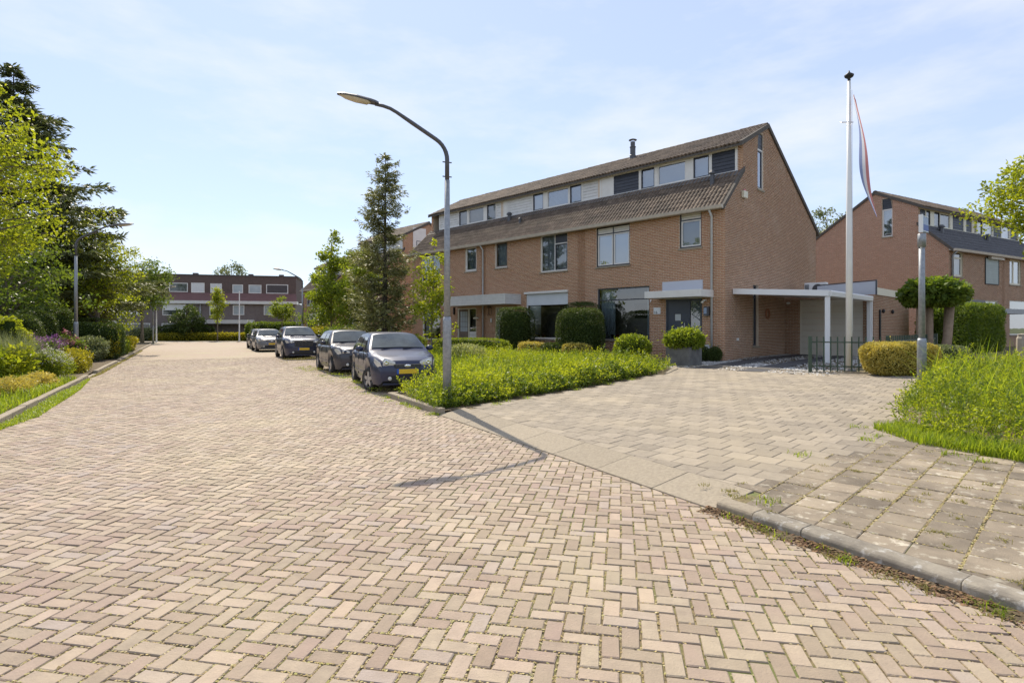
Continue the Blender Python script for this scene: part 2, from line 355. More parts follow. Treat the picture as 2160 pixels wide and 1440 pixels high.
# ---- the road: sand bed, herringbone bricks laid on it, plain surface far away
NL, NR, BAY = -2.62, 4.01, 6.2
road = sheet('road', [NA(NL-.05,-8,-.008), NA(NR,-8,-.008), NA(NR,33,-.008), NA(NL-.05,33,-.008)], MT['sand'])
far = MB(); far.q(NA(NL-.05,32.8,-.004), NA(NR,32.8,-.004), NA(NR,72,-.004), NA(NL-.05,72,-.004)); mk('road_surface', far, MT['road_far'], road)
bay = sheet('parking_bay', [NA(NR,12.6,-.010), NA(BAY,12.6,-.010), NA(BAY,70,-.010), NA(NR,70,-.010)], MT['road_far'])
AX = np.array([.982,-.188]); BX = np.array([.188,.982])          # the two brick directions
BL, BW = .200, .100
def brick_mesh(poly, rng_, zt, chamfer=.005, depth=.02, tilt=.0):
    """chamfered paving piece with a polygonal top"""
    n = len(poly); cx = sum(p[0] for p in poly)/n; cy = sum(p[1] for p in poly)/n
    V = []; F = []
    tx, ty = rng_.uniform(-tilt, tilt), rng_.uniform(-tilt, tilt)
    for k, (ins, dz) in enumerate(((chamfer, 0), (0, -.005), (0, -depth))):
        for p in poly:
            dx, dy = p[0]-cx, p[1]-cy; L_ = math.hypot(dx, dy) or 1; f = max(.3, 1-ins*1.4/L_)
            V.append((cx+dx*f, cy+dy*f, zt+dz+dx*tx+dy*ty))
    F.append(tuple(range(n)))
    for k in range(2):
        for j in range(n): F.append((k*n+j, (k+1)*n+j, (k+1)*n+(j+1) % n, k*n+(j+1) % n))
    return V, F
shared = {}
for ori in (0, 1):
    for var in range(9):
        r_ = random.Random(ori*10+var); j = .0045
        lx, ly = (BL/2-j+r_.uniform(-.003,.001), BW/2-j+r_.uniform(-.003,.0005))
        pts = [(-lx,-ly),(lx,-ly),(lx,ly),(-lx,ly)]
        pts = [(x+r_.uniform(-.003,.003), y+r_.uniform(-.0025,.0025)) for x, y in pts]
        if r_.random() < .5: i_ = r_.randrange(4); x, y = pts[i_]; pts[i_:i_+1] = [(x*(1-.10), y), (x, y*(1-.22))] if i_ in (1,3) else [(x, y*(1-.22)), (x*(1-.10), y)]
        if ori: pts = [(-y, x) for x, y in pts]
        w_ = []
        for p in pts: q = AX*p[0]+BX*p[1]; w_.append((q[0], q[1]))
        V, F = brick_mesh(w_, r_, 0., tilt=.020); me = bpy.data.meshes.new('brick'); me.from_pydata(V, [], F); me.materials.append(MT['road_brick']); shared[ori, var] = me
cands = []
hp_road = [(N2[0],N2[1],NR-.004),(-N2[0],-N2[1],-NL)]
for i in range(-300, 120):
    for j in range(-10, 385):
        k = (i-j) % 4
        if k == 0: c = (i+1)*BW, (j+.5)*BW; ori = 0
        elif k == 3: c = (i+.5)*BW, (j+1)*BW; ori = 1
        else: continue
        p = AX*c[0]+BX*c[1]
        if p[1] < .6 or abs(p[0]) > p[1]*1.05+1.6: continue
        n = p@N2; a = p@A2
        if a > 33 or n < NL-.1 or n > BAY: continue
        if n > NR+.1 and not (13 < a): continue
        cands.append((p[0], p[1], ori, n, a))
vis = sorted([c for c in cands if c[1] > 2.5 and abs(c[0]) < c[1]*.9 and NL+.15 < c[3] < NR-.15], key=lambda c: c[1]**2+c[0]**2*.2)[:300]
vset = {(c[0], c[1]) for c in vis}
for c in vis:
    o = bpy.data.objects.new('brick', shared[c[2], rnd.randrange(9)]); COL.objects.link(o); o.parent = road
    o.location = (c[0]+rnd.uniform(-.0015,.0015), c[1]+rnd.uniform(-.0015,.0015), rnd.uniform(-.003,.0025)); o.rotation_euler = (0, 0, rnd.uniform(-.03,.03))
Vb = []; Fb = []; Tb = []
for c in cands:
    if (c[0], c[1]) in vset: continue
    lx, ly = BL/2-.0045-rnd.random()*.002, BW/2-.0045-rnd.random()*.002
    pts = [(-lx,-ly),(lx,-ly),(lx,ly),(-lx,ly)]
    if c[2]: pts = [(-y, x) for x, y in pts]
    th = rnd.uniform(-.02,.02); ct, st = math.cos(th), math.sin(th); w_ = []
    for p in pts:
        q = AX*(p[0]*ct-p[1]*st)+BX*(p[0]*st+p[1]*ct); w_.append((c[0]+q[0], c[1]+q[1]))
    if c[3] < NL+.13: w_ = clip(w_, [hp_road[1]])
    elif NR-.13 < c[3] < NR+.13: 
        if c[4] < 13: w_ = clip(w_, [hp_road[0]])
    if len(w_) < 3: continue
    V, F = brick_mesh(w_, rnd, rnd.uniform(-.003,.003), tilt=.020); b = len(Vb); Vb += V; t_ = rnd.random()
    for f in F: Fb.append(tuple(b+x for x in f)); Tb.append(t_)
me = bpy.data.meshes.new('brick_paving'); me.from_pydata(Vb, [], Fb); at = me.attributes.new('tint','FLOAT','FACE'); at.data.foreach_set('value', Tb)
o = link('brick_paving', me, MT['road_brick'], road); o['kind'] = 'stuff'

# dry blossom and crumbs lying in the joints
def flakes(n, nfun, size=(.004,.011)):
    P = nfun(n); n = len(P); s = rng.uniform(size[0], size[1], n); th = rng.random(n)*6.28
    z = np.full(n, .0) if P.shape[1] == 2 else P[:, 2]
    u = np.stack([np.cos(th), np.sin(th), rng.normal(0,.25,n)], 1)*s[:,None]; w = np.stack([-np.sin(th), np.cos(th), rng.normal(0,.25,n)], 1)*s[:,None]*.7
    B = np.stack([P[:,0], P[:,1], z], 1)
    return np.stack([B-u-w, B+u-w, B+u+w, B-u+w], 1).reshape(-1,3), rng.random(n)
def joint_points(n):
    """points along the edges of the nearer bricks"""
    cs = np.array([(c[0], c[1], c[2]) for c in cands if c[1] < 11 and abs(c[0]) < c[1]]); wt = 1/(cs[:,1]**1.2); idx = rng.choice(len(cs), n, p=wt/wt.sum())
    c = cs[idx]; t = rng.uniform(-.5,.5,n); long_ = rng.random(n) < .65
    u = np.where(long_, t*BL, np.sign(rng.random(n)-.5)*BL/2); v = np.where(long_, np.sign(rng.random(n)-.5)*BW/2, t*BW)
    u = u + rng.normal(0,.003,n); v = v + rng.normal(0,.003,n)
    uu = np.where(c[:,2] > .5, -v, u); vv = np.where(c[:,2] > .5, u, v)
    P = c[:, :2] + uu[:,None]*AX + vv[:,None]*BX
    # thicker in drifts
    d = np.sin(P[:,0]*1.7+P[:,1]*.9)+np.sin(P[:,0]*.6-P[:,1]*1.3+1)+rng.normal(0,1,n)
    P = P[d > -.7]; nn = P@N2; P = P[(nn > NL) & (nn < NR)]
    return np.concatenate([P, rng.uniform(-.006,.001,(len(P),1))], 1)
V, t_ = flakes(60000, joint_points, (.003,.0075)); npmesh('joint_litter', V, 4, MT['litter'], t_, road, kind='stuff')

# brown leaf litter and grit washed against the right kerb
gd = np.random.default_rng(21); kk = 9000; aa = gd.uniform(-1.5,3.5,kk); dd = np.abs(gd.normal(0,.05,kk)); PP_ = np.stack([N2[0]*(NR-dd)+A2[0]*aa, N2[1]*(NR-dd)+A2[1]*aa, np.maximum(.002,.030-dd*.35)*gd.random(kk)],1)
V, t_ = flakes(kk, lambda n: PP_, (.005,.016)); npmesh('gutter_litter', V, 4, MT['debris'], t_, road, kind='stuff')
gm_ = MB(); na_ = 40
for k in range(na_+1):
    a_ = -1.5+5.*k/na_; w_ = .055+.035*math.sin(k*1.7)+.02*math.sin(k*.6); gm_.V += [NA(NR+.005,a_,.026+.008*math.sin(k*2.3)), NA(NR-w_,a_,.002)]
gm_.F = [(2*k,2*k+1,2*k+3,2*k+2) for k in range(na_)]; o = mk('gutter_silt', gm_, MT['soil'], road); o['kind'] = 'stuff'
# ---- kerbs of the right side
lot_poly_far = 60
def strip_block(mb_list, name, a0, a1, prof, mat_, parent, gap=.004, jit=.004):
    """kerb stone: profile [(n,z)..] swept along the road from a0 to a1"""
    a0 += gap; a1 -= gap; dn = rnd.uniform(-jit, jit); dz = rnd.uniform(-jit, jit)*.6
    mb = MB(); P = [NA(n+dn, a0, z+dz) for n, z in prof]; mb.prism(P, Vector(NA(0, a1-a0, rnd.uniform(-jit, jit)*.5)))
    return mk(name, mb, mat_, parent, bevel=.006)
bandk = tag(empty('crossing_band', NA(NR, 6.5)), kind='structure'); bandk.location = (0,0,0)
ed = [3.42, 4.2, 5.08, 5.95, 6.83, 7.7, 8.58, 9.1, 9.66]
for k in range(len(ed)-1):
    strip_block(None, 'kerb_stone', ed[k], ed[k+1], [(NR,-.12),(NR,.012),(NR+.06,.02),(NR+.50,.102),(NR+.52,.10),(NR+.52,-.12)], MT['concrete'], bandk, gap=.003, jit=.002)
kerbr = tag(empty('right_kerb', (0,0,0)), kind='structure')
prof_k = [(NR,-.15),(NR+.004,.06),(NR+.015,.078),(NR+.04,.088),(NR+.15,.094),(NR+.15,-.15)]
strip_block(None, 'kerb_stone', 3.05, 3.42, prof_k, MT['concrete'], kerbr)
ee = 3.05
for ln in (.42, 1.02, 1.0, .98, 1.0, 1.0, 1.0, 1.0):
    strip_block(None, 'kerb_stone', ee-ln, ee, prof_k, MT['kerb_old'], kerbr, gap=.002, jit=.004); ee -= ln
kerbb = tag(empty('planting_bed_kerb', (0,0,0)), kind='structure')
prof_b = [(NR,-.15),(NR,.10),(NR+.01,.112),(NR+.13,.115),(NR+.13,-.15)]
for a0, a1 in ((9.66, 9.95),(9.95,10.95),(10.95,11.95),(11.95,12.7)): strip_block(None, 'kerb_stone', a0, a1, prof_b, MT['concrete'], kerbb)
mb = MB(); 
for nn0, nn1 in ((NR+.13, NR+1.1),(NR+1.1,BAY+.0)):
    mb = MB(); mb.prism([NA(nn0+.004,12.57,-.1),NA(nn1-.004,12.57,-.1),NA(nn1-.004,12.70,-.1),NA(nn0+.004,12.70,-.1)], (0,0,.215)); mk('kerb_stone', mb, MT['concrete'], kerbb, bevel=.012)
for k in range(34):
    a0 = 12.7+k; mb = MB(); mb.prism([NA(BAY+.002,a0+.004,-.1),NA(BAY+.12,a0+.004,-.1),NA(BAY+.12,a0+.996,-.1),NA(BAY+.002,a0+.996,-.1)], (0,0,.20)); mk('kerb_stone', mb, MT['concrete'], kerbb)
# left kerb
kerbl = tag(empty('left_kerb', (0,0,0)), kind='structure')
a = 6.
while a < 62:
    low = 21.3 < a < 23.2 or 30.2 < a < 31.2
    zt = .03 if low else .115
    mb = MB(); mb.prism([NA(NL-.13+rnd.uniform(-.006,.006),a+.004,-.12),NA(NL,a+.004,-.12),NA(NL,a+.996,-.12),NA(NL-.13,a+.996,-.12)], (0,0,zt+.12+rnd.uniform(-.008,.008))); mk('kerb_stone', mb, MT['concrete'], kerbl, bevel=.015)
    a += 1.
vergel = sheet('left_verge', [NA(NL-.12,-8,.07), NA(NL-.12,66,.07), NA(-60,66,.07), NA(-60,-8,.07)], MT['soil'])
# dropped path on the left
mb = MB(); mb.q(NA(NL-.13,21.2,.04), NA(NL-.13,23.3,.04), NA(-5.6,23.6,.10), NA(-5.6,21.0,.10)); lp = tag(mk('garden_path', mb, MT['concrete']), kind='structure')
mb = MB(); mb.q(NA(-3.9,6,.078), NA(-3.9,21,.078), NA(-5.0,21,.078), NA(-5.0,6,.078)); lp2 = tag(mk('left_footpath', mb, MT['paver']), kind='structure')
mb = MB()
for k in range(5):
    for j in range(3):
        m_ = MB(); m_.prism([NA(NL-.2-k*.5,21.3+j*.62,.03),NA(NL-.68-k*.5,21.3+j*.62,.035),NA(NL-.68-k*.5,21.9+j*.62,.035),NA(NL-.2-k*.5,21.9+j*.62,.03)], (0,0,.035+.007*k)); mk('paving_slab', m_, MT['concrete'], lp)

# ---- the lot: sloping ground behind the band, pavers
def lotquad(P, dz): return [(p[0], p[1], float(lotz(p[0], p[1]))+dz) for p in P]
nn = lambda n, a: NA(n, a)[:2]
mb = MB()
for (n0, n1, a0, a1) in ((NR+.14,19.08,-12,3.4), (NR+.5,19.08,3.4,9.66), (NR+.12,19.08,9.66,12.65), (19.08,80,-12,12.65)):
    mb.q(*lotquad([nn(n0,a0), nn(n1,a0), nn(n1,a1), nn(n0,a1)], -.022))
for (n0, n1) in ((BAY+.1, 19.08), (19.08, 80)):
    mb.q(*lotquad([nn(n0,12.65), nn(n1,12.65), nn(n1,75), nn(n0,75)], -.022))
lot = tag(mk('front_gardens', mb, MT['soil']), kind='structure')
PLAZA = [(-1.0,10.3),(-.45,10.95),(.6,12.05),(2.15,13.6),(4.35,16.2),(5.0,17.6),(5.25,18.45),(6.15,18.30),(6.60,17.68),(7.45,16.95),(8.22,15.75),(9.95,14.85),(10.3,14.0),(8.6,11.9),(7.4,10.6),(5.6,8.2),(5.2,6.6),(6.2,5.0),(9,1.5),(6,-1.),(3.2,.2)]
plaza = tag(mk('pavement', MB().q(*lotquad([nn(NR+.14,-2), nn(12,-2), nn(12,3.4), nn(NR+.14,3.4)], -.010)).q(*lotquad([nn(NR+.5,3.4), nn(17.5,3.4), nn(17.5,9.6), nn(NR+.5,9.6)], -.010)), MT['sand']), kind='structure')
mk('slab_infill', MB().q(*lotquad([nn(NR+.53,3.35), nn(9.6,3.6), nn(9.6,4.6), nn(NR+.53,4.2)], -.005)), MT['paver_old'], plaza)
PS = .302; cand2 = []
SH = random.Random(3)
for i in range(-30, 100):
    for j in range(-70, 70):
        # rows run along -E2; in the forecourt every row is shifted by half a slab
        u = (i+.5)*PS; v = (j+.5)*PS
        p = C0 - E2*0 + G2*(-v) + E2*0
        base = C0 - G2*u
        for old in (0, 1):
            sh = (PS/2 if i % 2 and not old else 0)
            q = base + E2*(v+sh)
            n = q@N2; a = q@A2
            o_ = a < 3.55 + max(0, (n-5.2))*.10
            if old and a > 3.75 + max(0, (n-5.2))*.10: continue
            if not old and o_: continue
            if n < (NR-.1 if old else NR+.25) : continue
            if q[1] < 1.4 or abs(q[0]) > q[1]*.95+1.0: continue
            cand2.append((q[0], q[1], old, n, a))
newp = np.array([(c[0], c[1]) for c in cand2 if not c[2]])
cand2 = [c for c in cand2 if not c[2] or np.min(np.abs((newp-np.array(c[:2]))@E2)+99*(np.abs((newp-np.array(c[:2]))@G2) > .2)) > .2]   # old slabs only where no new one lies
P_ = np.array([(c[0], c[1]) for c in cand2]); ok = inpoly(P_, PLAZA); cand2 = [c for c, k in zip(cand2, ok) if k]
def paver_poly(sz=PS/2-.003):
    return [tuple(-E2*x + G2*y) for x, y in ((-sz,-sz),(sz,-sz),(sz,sz),(-sz,sz))]
pm = {}
for old in (0, 1):
    for v in range(4):
        V, F = brick_mesh(paver_poly(PS/2-(.0035 if not old else .006)), random.Random(v+50), 0, chamfer=.006, depth=.03, tilt=.008 if old else .004)
        sl = .024; V = [(x, y, z+sl*(N2[0]*x+N2[1]*y)) for x, y, z in V]
        me = bpy.data.meshes.new('paving_slab'); me.from_pydata(V, [], F); me.materials.append(MT['paver_old' if old else 'paver']); pm[old, v] = me
def edge_n(c): return NR+.154 if c[2] and c[4] < 3.4 else NR+.523
def full(c): return c[3] > edge_n(c)+.22
vis2 = sorted([c for c in cand2 if full(c)], key=lambda c: c[1]+.15*abs(c[0]))[:300]; vs2 = {(c[0], c[1]) for c in vis2}
for c in vis2:
    o = bpy.data.objects.new('paving_slab', pm[c[2], SH.randrange(4)]); COL.objects.link(o); o.parent = plaza
    o.location = (c[0], c[1], float(lotz(c[0], c[1]))+SH.uniform(-.003,.003)*(1.6 if c[2] else .8)); o.rotation_euler = (0, 0, SH.uniform(-.006,.006))
for old in (0, 1):
    Vb = []; Fb = []; Tb = []
    for c in cand2:
        if c[2] != old or (c[0], c[1]) in vs2: continue
        poly = [(c[0]+x, c[1]+y) for x, y in paver_poly()]
        if not full(c): poly = clip(poly, [(-N2[0],-N2[1],-edge_n(c))])
        if len(poly) < 3: continue
        V, F = brick_mesh(poly, SH, SH.uniform(-.003,.003), chamfer=.006, depth=.03, tilt=.004)
        b = len(Vb); t_ = SH.random(); Vb += [(x, y, z+float(lotz(x, y))) for x, y, z in V]
        for f in F: Fb.append(tuple(b+x for x in f)); Tb.append(t_)
    if Vb:
        me = bpy.data.meshes.new('slab_paving'); me.from_pydata(Vb, [], Fb); at = me.attributes.new('tint','FLOAT','FACE'); at.data.foreach_set('value', Tb)
        o = link('slab_paving', me, MT['paver_old' if old else 'paver'], plaza); o['kind'] = 'stuff'
# sand and crumbs filling the joints of the old slabs
oc = np.array([(c[0], c[1]) for c in cand2 if c[2] and full(c)]); wt = 1/oc[:,1]**1.3; ii = gd.choice(len(oc), 26000, p=wt/wt.sum()); sgn_ = np.sign(gd.random(len(ii))-.5); tt_ = gd.uniform(-PS/2,PS/2,len(ii)); al = gd.random(len(ii)) < .7
jp = oc[ii] + np.where(al[:,None], E2*(sgn_*PS/2+gd.normal(0,.005,len(ii)))[:,None]+G2*tt_[:,None], G2*(sgn_*PS/2+gd.normal(0,.003,len(ii)))[:,None]+E2*tt_[:,None])
V, t_ = flakes(len(jp), lambda n: np.concatenate([jp, (lotz(jp[:,0], jp[:,1])+gd.uniform(-.010,.002,len(jp)))[:,None]],1), (.003,.009)); npmesh('joint_litter', V, 4, MT['litter'], t_, plaza, kind='stuff')
# far cross street with dashes, far pavement
cross = sheet('cross_street', [(-80,60.5,0.006), (-16,60.5,0.006), (-16,65.5,0.006), (-80,65.5,0.006)], MT['paver'])
for k in range(12):
    m_ = MB(); m_.box(-38+k*1.35,-37.3+k*1.35,59.9,60.3,-.02,.012); mk('road_marking', m_, MT['signwhite'], cross)
# gravel drive with dark slab strips along the gable
def lotpt(s, v, dz=0): x, y = HP(s, v); return (x, y, float(lotz(x, y))+dz)
drive = tag(mk('driveway', MB().q(lotpt(1.2,-3.25,-.008), lotpt(-4.6,-3.9,-.008), lotpt(-4.6,5.7,-.008), lotpt(0,5.7,-.008), lotpt(0,0,-.008), lotpt(1.2,0,-.008)), MT['gravelbed']), kind='structure')
for s0, s1 in ((-.55,-1.25),(-2.05,-2.75)):
    for k in range(10):
        v0 = -3.35+k*.9-(.0 if s0 > -1 else .25); m_ = MB(); m_.prism([lotpt(s0,v0+.004,-.03), lotpt(s1,v0+.004,-.03), lotpt(s1,v0+.896,-.03), lotpt(s0,v0+.896,-.03)], (0,0,.042)); mk('drive_slab', m_, MT['slab'], drive, bevel=.004)
for k in range(3):
    for j in range(2):
        m_ = MB(); m_.prism([lotpt(1.25+k*.5,-2.3+j*.9,-.03), lotpt(1.72+k*.5,-2.3+j*.9,-.03), lotpt(1.72+k*.5,-1.45+j*.9,-.03), lotpt(1.25+k*.5,-1.45+j*.9,-.03)], (0,0,.05)); mk('drive_slab', m_, MT['slab'], drive, bevel=.004)
gp = sample([HP(1.2,-3.2), HP(-4.5,-3.8), HP(-4.5,5.6), HP(0,5.6), HP(0,0), HP(1.2,0)], 9000)
rs = (gp-C0)@E2; keep = ~(((rs < -.55) & (rs > -1.25)) | ((rs < -2.05) & (rs > -2.75)) | (rs > .9) ); gp = gp[keep]
V, t_ = flakes(len(gp), lambda n: np.concatenate([gp, (lotz(gp[:,0], gp[:,1])+rng.uniform(.0,.012,len(gp)))[:,None]], 1), (.012,.028)); npmesh('gravel', V, 4, MT['gravel'], t_, drive, kind='stuff')
# edging between forecourt and gardens
edging = tag(empty('garden_edging', (0,0,0)), kind='structure')
ep = [(4.45,16.35),(5.1,17.65),(5.3,18.5),(6.2,18.4),(6.66,17.78),(7.5,17.05),(8.27,15.85),(9.98,14.95)]
for p, q in zip(ep[:-1], ep[1:]):
    d = Vector((q[0]-p[0], q[1]-p[1], 0)); w_ = Vector((-d.y, d.x, 0)).normalized()*.05; z0 = float(lotz(*p)); z1 = float(lotz(*q))
    m_ = MB(); m_.prism([Vector((*p,z0-.05))-w_, Vector((*q,z1-.05))-w_, Vector((*q,z1-.05))+w_, Vector((*p,z0-.05))+w_], (0,0,.075)); mk('edging_stone', m_, MT['concrete'], edging, bevel=.008)

# ================================================================== HOUSES
def iv_sub(ivs, a, b):
    r = []
    for x, y in ivs:
        if b <= x or a >= y: r.append((x, y)); continue
        if a > x: r.append((x, a))
        if b < y: r.append((b, y))
    return r
def brickwork(name, mapper, interval, z0, z1, holes, mat_, parent, seed=1, ch=.0625, pitch=.222, step=1):
    """laid bricks, each a little proud of the mortar; one joined part"""
    r_ = np.random.default_rng(seed); rects = []
    k = 0; z = z0
    while z < z1-.02:
        ivs = [interval(z+ch/2)]
        for hx0, hx1, hz0, hz1 in holes:
            if hz0 < z+ch*.8 and hz1 > z+ch*.2: ivs = iv_sub(ivs, hx0, hx1)
        off = (k % 2)*pitch/2 + r_.uniform(-.01,.01)
        for a, b in ivs:
            i = math.floor((a-off)/pitch); x = i*pitch+off
            while x < b:
                xa = max(a, x+.008); xb = min(b, x+pitch-.008)
                if xb-xa > .025: rects.append((xa, xb, z+.008, z+ch-.009))
                x += pitch
        z += ch; k += 1
    A = np.array(rects); n = len(A); o1 = r_.uniform(.004,.008,n); o0 = np.zeros(n)-.002
    c = [mapper(A[:,i], A[:,j], o) for o in (o1, o0) for i, j in ((0,2),(1,2),(1,3),(0,3))]
    V = np.stack([np.stack(np.broadcast_arrays(*p), 1) for p in c], 1)     # n,8,3
    b = np.arange(n)[:,None]*8
    F = np.concatenate([b+np.array(f) for f in ([0,1,2,3],[0,4,5,1],[1,5,6,2],[2,6,7,3],[3,7,4,0])], 0)
    return npmesh(name, V.reshape(-1,3), 4, mat_, np.tile(r_.random(n), 5), parent, F=F, kind='stuff')
def wall_panel(mb, mapper, x0, x1, z0, z1, holes, depth=.12):
    xs = sorted({x0, x1, *[h[0] for h in holes], *[h[1] for h in holes]}); zs = sorted({z0, z1, *[h[2] for h in holes], *[h[3] for h in holes]})
    for a, b in zip(xs[:-1], xs[1:]):
        for c, d in zip(zs[:-1], zs[1:]):
            mx_, mz_ = (a+b)/2, (c+d)/2
            if any(h[0] < mx_ < h[1] and h[2] < mz_ < h[3] for h in holes): continue
            mb.q(mapper(a,c,0), mapper(b,c,0), mapper(b,d,0), mapper(a,d,0))
    for a, b, c, d in holes:
        for (p, q) in (((a,c),(a,d)),((b,c),(b,d)),((a,d),(b,d)),((a,c),(b,c))):
            mb.q(mapper(*p,0), mapper(*q,0), mapper(*q,-depth), mapper(*p,-depth))
def mbox(mb, mp, u0, u1, z0, z1, o0, o1):
    """box on a mapped wall plane: o is the outward offset"""
    c = [mp(u, z, o) for o in (o0, o1) for u, z in ((u0,z0),(u1,z0),(u1,z1),(u0,z1))]
    i = len(mb.V); mb.V += [tuple(map(float, p)) for p in c]
    mb.F += [(i,i+1,i+2,i+3),(i+4,i+7,i+6,i+5),(i,i+4,i+5,i+1),(i+1,i+5,i+6,i+2),(i+2,i+6,i+7,i+3),(i+3,i+7,i+4,i)]
def frame(mb, mp, u0, u1, z0, z1, w, o0, o1):
    mbox(mb, mp, u0, u1, z0, z0+w, o0, o1); mbox(mb, mp, u0, u1, z1-w, z1, o0, o1)
    mbox(mb, mp, u0, u0+w, z0+w, z1-w, o0, o1); mbox(mb, mp, u1-w, u1, z0+w, z1-w, o0, o1)
def window(parent, mp, u0, u1, z0, z1, fm='white', lights=((0,1,0,1,'white'),), back='pale', sill='concrete', glass='glass', o=-.05, fw=.055, name='window'):
    """frame with lights given as fractions (a,b,c,d,sash colour or None); blind or room behind"""
    mb = MB(); frame(mb, mp, u0, u1, z0, z1, fw, o-.06, o)
    iu0, iu1, iz0, iz1 = u0+fw, u1-fw, z0+fw, z1-fw; W, H_ = iu1-iu0, iz1-iz0
    for a, b, c, d, sm in lights:   # mullions and transoms
        if a > 0: mbox(mb, mp, iu0+W*a-fw*.4, iu0+W*a+fw*.4, iz0+H_*c, iz0+H_*d, o-.058, o-.003)
        if c > 0: mbox(mb, mp, iu0+W*a, iu0+W*b, iz0+H_*c-fw*.4, iz0+H_*c+fw*.4, o-.056, o-.005)
    win = mk(name, mb, MT[fm], parent)
    for a, b, c, d, sm in lights:
        x0, x1 = iu0+W*a+(.4*fw if a > 0 else 0), iu0+W*b-(.4*fw if b < 1 else 0); y0, y1 = iz0+H_*c+(.4*fw if c > 0 else 0), iz0+H_*d-(.4*fw if d < 1 else 0)
        if sm == 'vent':
            for k in range(3):
                m_ = MB(); h = (y1-y0)/3; mbox(m_, mp, x0+.003, x1-.003, y0+h*k+.008, y0+h*(k+1)-.004, o-.05, o-.018+.006*k); mk('vent_slat', m_, MT['white'], win)
            continue
        if sm == 'panel':
            m_ = MB(); mbox(m_, mp, x0, x1, y0, y1, o-.05, o-.02); mk('panel', m_, MT['anth'], win); continue
        i_ = .0
        if sm:
            m_ = MB(); frame(m_, mp, x0+.003, x1-.003, y0+.003, y1-.003, .045, o-.05, o-.004); mk('sash', m_, MT[sm], win); i_ = .045
        m_ = MB(); m_.q(mp(x0+i_,y0+i_,o-.03), mp(x1-i_,y0+i_,o-.03), mp(x1-i_,y1-i_,o-.03), mp(x0+i_,y1-i_,o-.03)); mk('pane', m_, MT[glass], win)
    if sill:
        m_ = MB(); mbox(m_, mp, u0-.04, u1+.04, z0-.07, z0-.004, o-.05, .05); mk('sill', m_, MT[sill], win)
    bo = o-.14
    def bq(x0, x1, y0, y1, oo, mm, nm): m_ = MB(); m_.q(mp(x0,y0,oo), mp(x1,y0,oo), mp(x1,y1,oo), mp(x0,y1,oo)); return mk(nm, m_, MT[mm], win)
    if back in ('pale', 'grey', 'dark', 'plank'):
        bq(u0, u1, z0, z1, bo-.02, {'pale':'blind','grey':'blindgrey','dark':'room','plank':'blind'}[back], 'blind')
    elif back == 'lamella':
        n = max(4, int((u1-u0)/.075)); bq(u0, u1, z0, z1, bo-.3, 'room', 'room')
        for k in range(n):
            x = u0+(k+.5)*(u1-u0)/n; m_ = MB(); m_.q(mp(x-.028,z0,bo), mp(x+.028,z0,bo-.04), mp(x+.028,z1,bo-.04), mp(x-.028,z1,bo)); mk('blind_slat', m_, MT['blind'], win)
    elif back == 'venetian':
        bq(u0, u1, z0, z1, bo-.1, 'room', 'room'); n = int((z1-z0)/.06)
        for k in range(n):
            z = z0+(k+.5)*(z1-z0)/n; m_ = MB(); m_.q(mp(u0+.02,z-.02,bo), mp(u1-.02,z-.02,bo), mp(u1-.02,z+.02,bo-.02), mp(u0+.02,z+.02,bo-.02)); mk('blind_slat', m_, MT['blind'], win)
    elif back == 'room':
        rb = MB(); D_ = 1.3; O_ = bo+.06
        rb.q(mp(u0-.6,z0-.3,O_-D_), mp(u1+.6,z0-.3,O_-D_), mp(u1+.6,z1+.2,O_-D_), mp(u0-.6,z1+.2,O_-D_))
        for p, q in (((u0-.6,z0-.3),(u1+.6,z0-.3)),((u0-.6,z1+.2),(u1+.6,z1+.2)),((u0-.6,z0-.3),(u0-.6,z1+.2)),((u1+.6,z0-.3),(u1+.6,z1+.2))):
            rb.q(mp(*p,O_), mp(*q,O_), mp(*q,O_-D_), mp(*p,O_-D_))
        mk('room', rb, MT['room'], win)
        def curtain(x0, x1):
            m_ = MB(); n = max(6, int((x1-x0)/.03)); pts = [(x0+(x1-x0)*k/n, bo-.03+.02*math.sin(k*1.9)) for k in range(n+1)]
            for (xa, oa), (xb, ob) in zip(pts[:-1], pts[1:]): m_.q(mp(xa,z0+.02,oa), mp(xb,z0+.02,ob), mp(xb,z1-.02,ob), mp(xa,z1-.02,oa))
            mk('curtain', m_, MT['curtain'], win, smooth=True)
        W_ = u1-u0; curtain(u0+.06, u0+W_*.30)
        if fm == 'anth': curtain(u1-W_*.09, u1-.06)
        m_ = MB(); mbox(m_, mp, u0+W_*.38, u0+W_*.72, z0+(z1-z0)*.42, z0+(z1-z0)*.72, O_-D_+.02, O_-D_+.05); mk('picture', m_, MT['black'], win)
        for k in range(3):
            x = u0+W_*(.15+.1*k); m_ = MB(); m_.lathe([(.05,0),(.075,.06),(.07,.14),(.045,.15)], 8); 
            c = mp(x, z0+fw+.005, bo-.02); m_.V = [(a+c[0], b+c[1], h+c[2]) for a, b, h in m_.V]; mk('window_pot', m_, MT[('white','black','redleaf')[k]], win)
    return win
def pantile():
    w, l = .336, .42; mb = MB(); n = 8
    prof = [(.0,.010),(.03,.036),(.065,.048),(.10,.036),(.125,.006),(.168,.010),(.20,.036),(.235,.048),(.27,.036),(.295,.006),(.336,.010)]
    for x, z in prof: mb.V += [(x, 0, z-.045), (x, 0, z+.018), (x, l, z-.03)]
    for k in range(len(prof)-1):
        a = 3*k; mb.F += [(a, a+3, a+4, a+1), (a+1, a+4, a+5, a+2)]
    me = bpy.data.meshes.new('roof_tile'); me.from_pydata(mb.V, [], mb.F); me.polygons.foreach_set('use_smooth', [False]*len(me.polygons)); return me
TILE = pantile(); TILE.materials.append(MT['tile']); TILE_D = TILE.copy(); TILE_D.materials.clear(); TILE_D.materials.append(MT['tile_dark'])
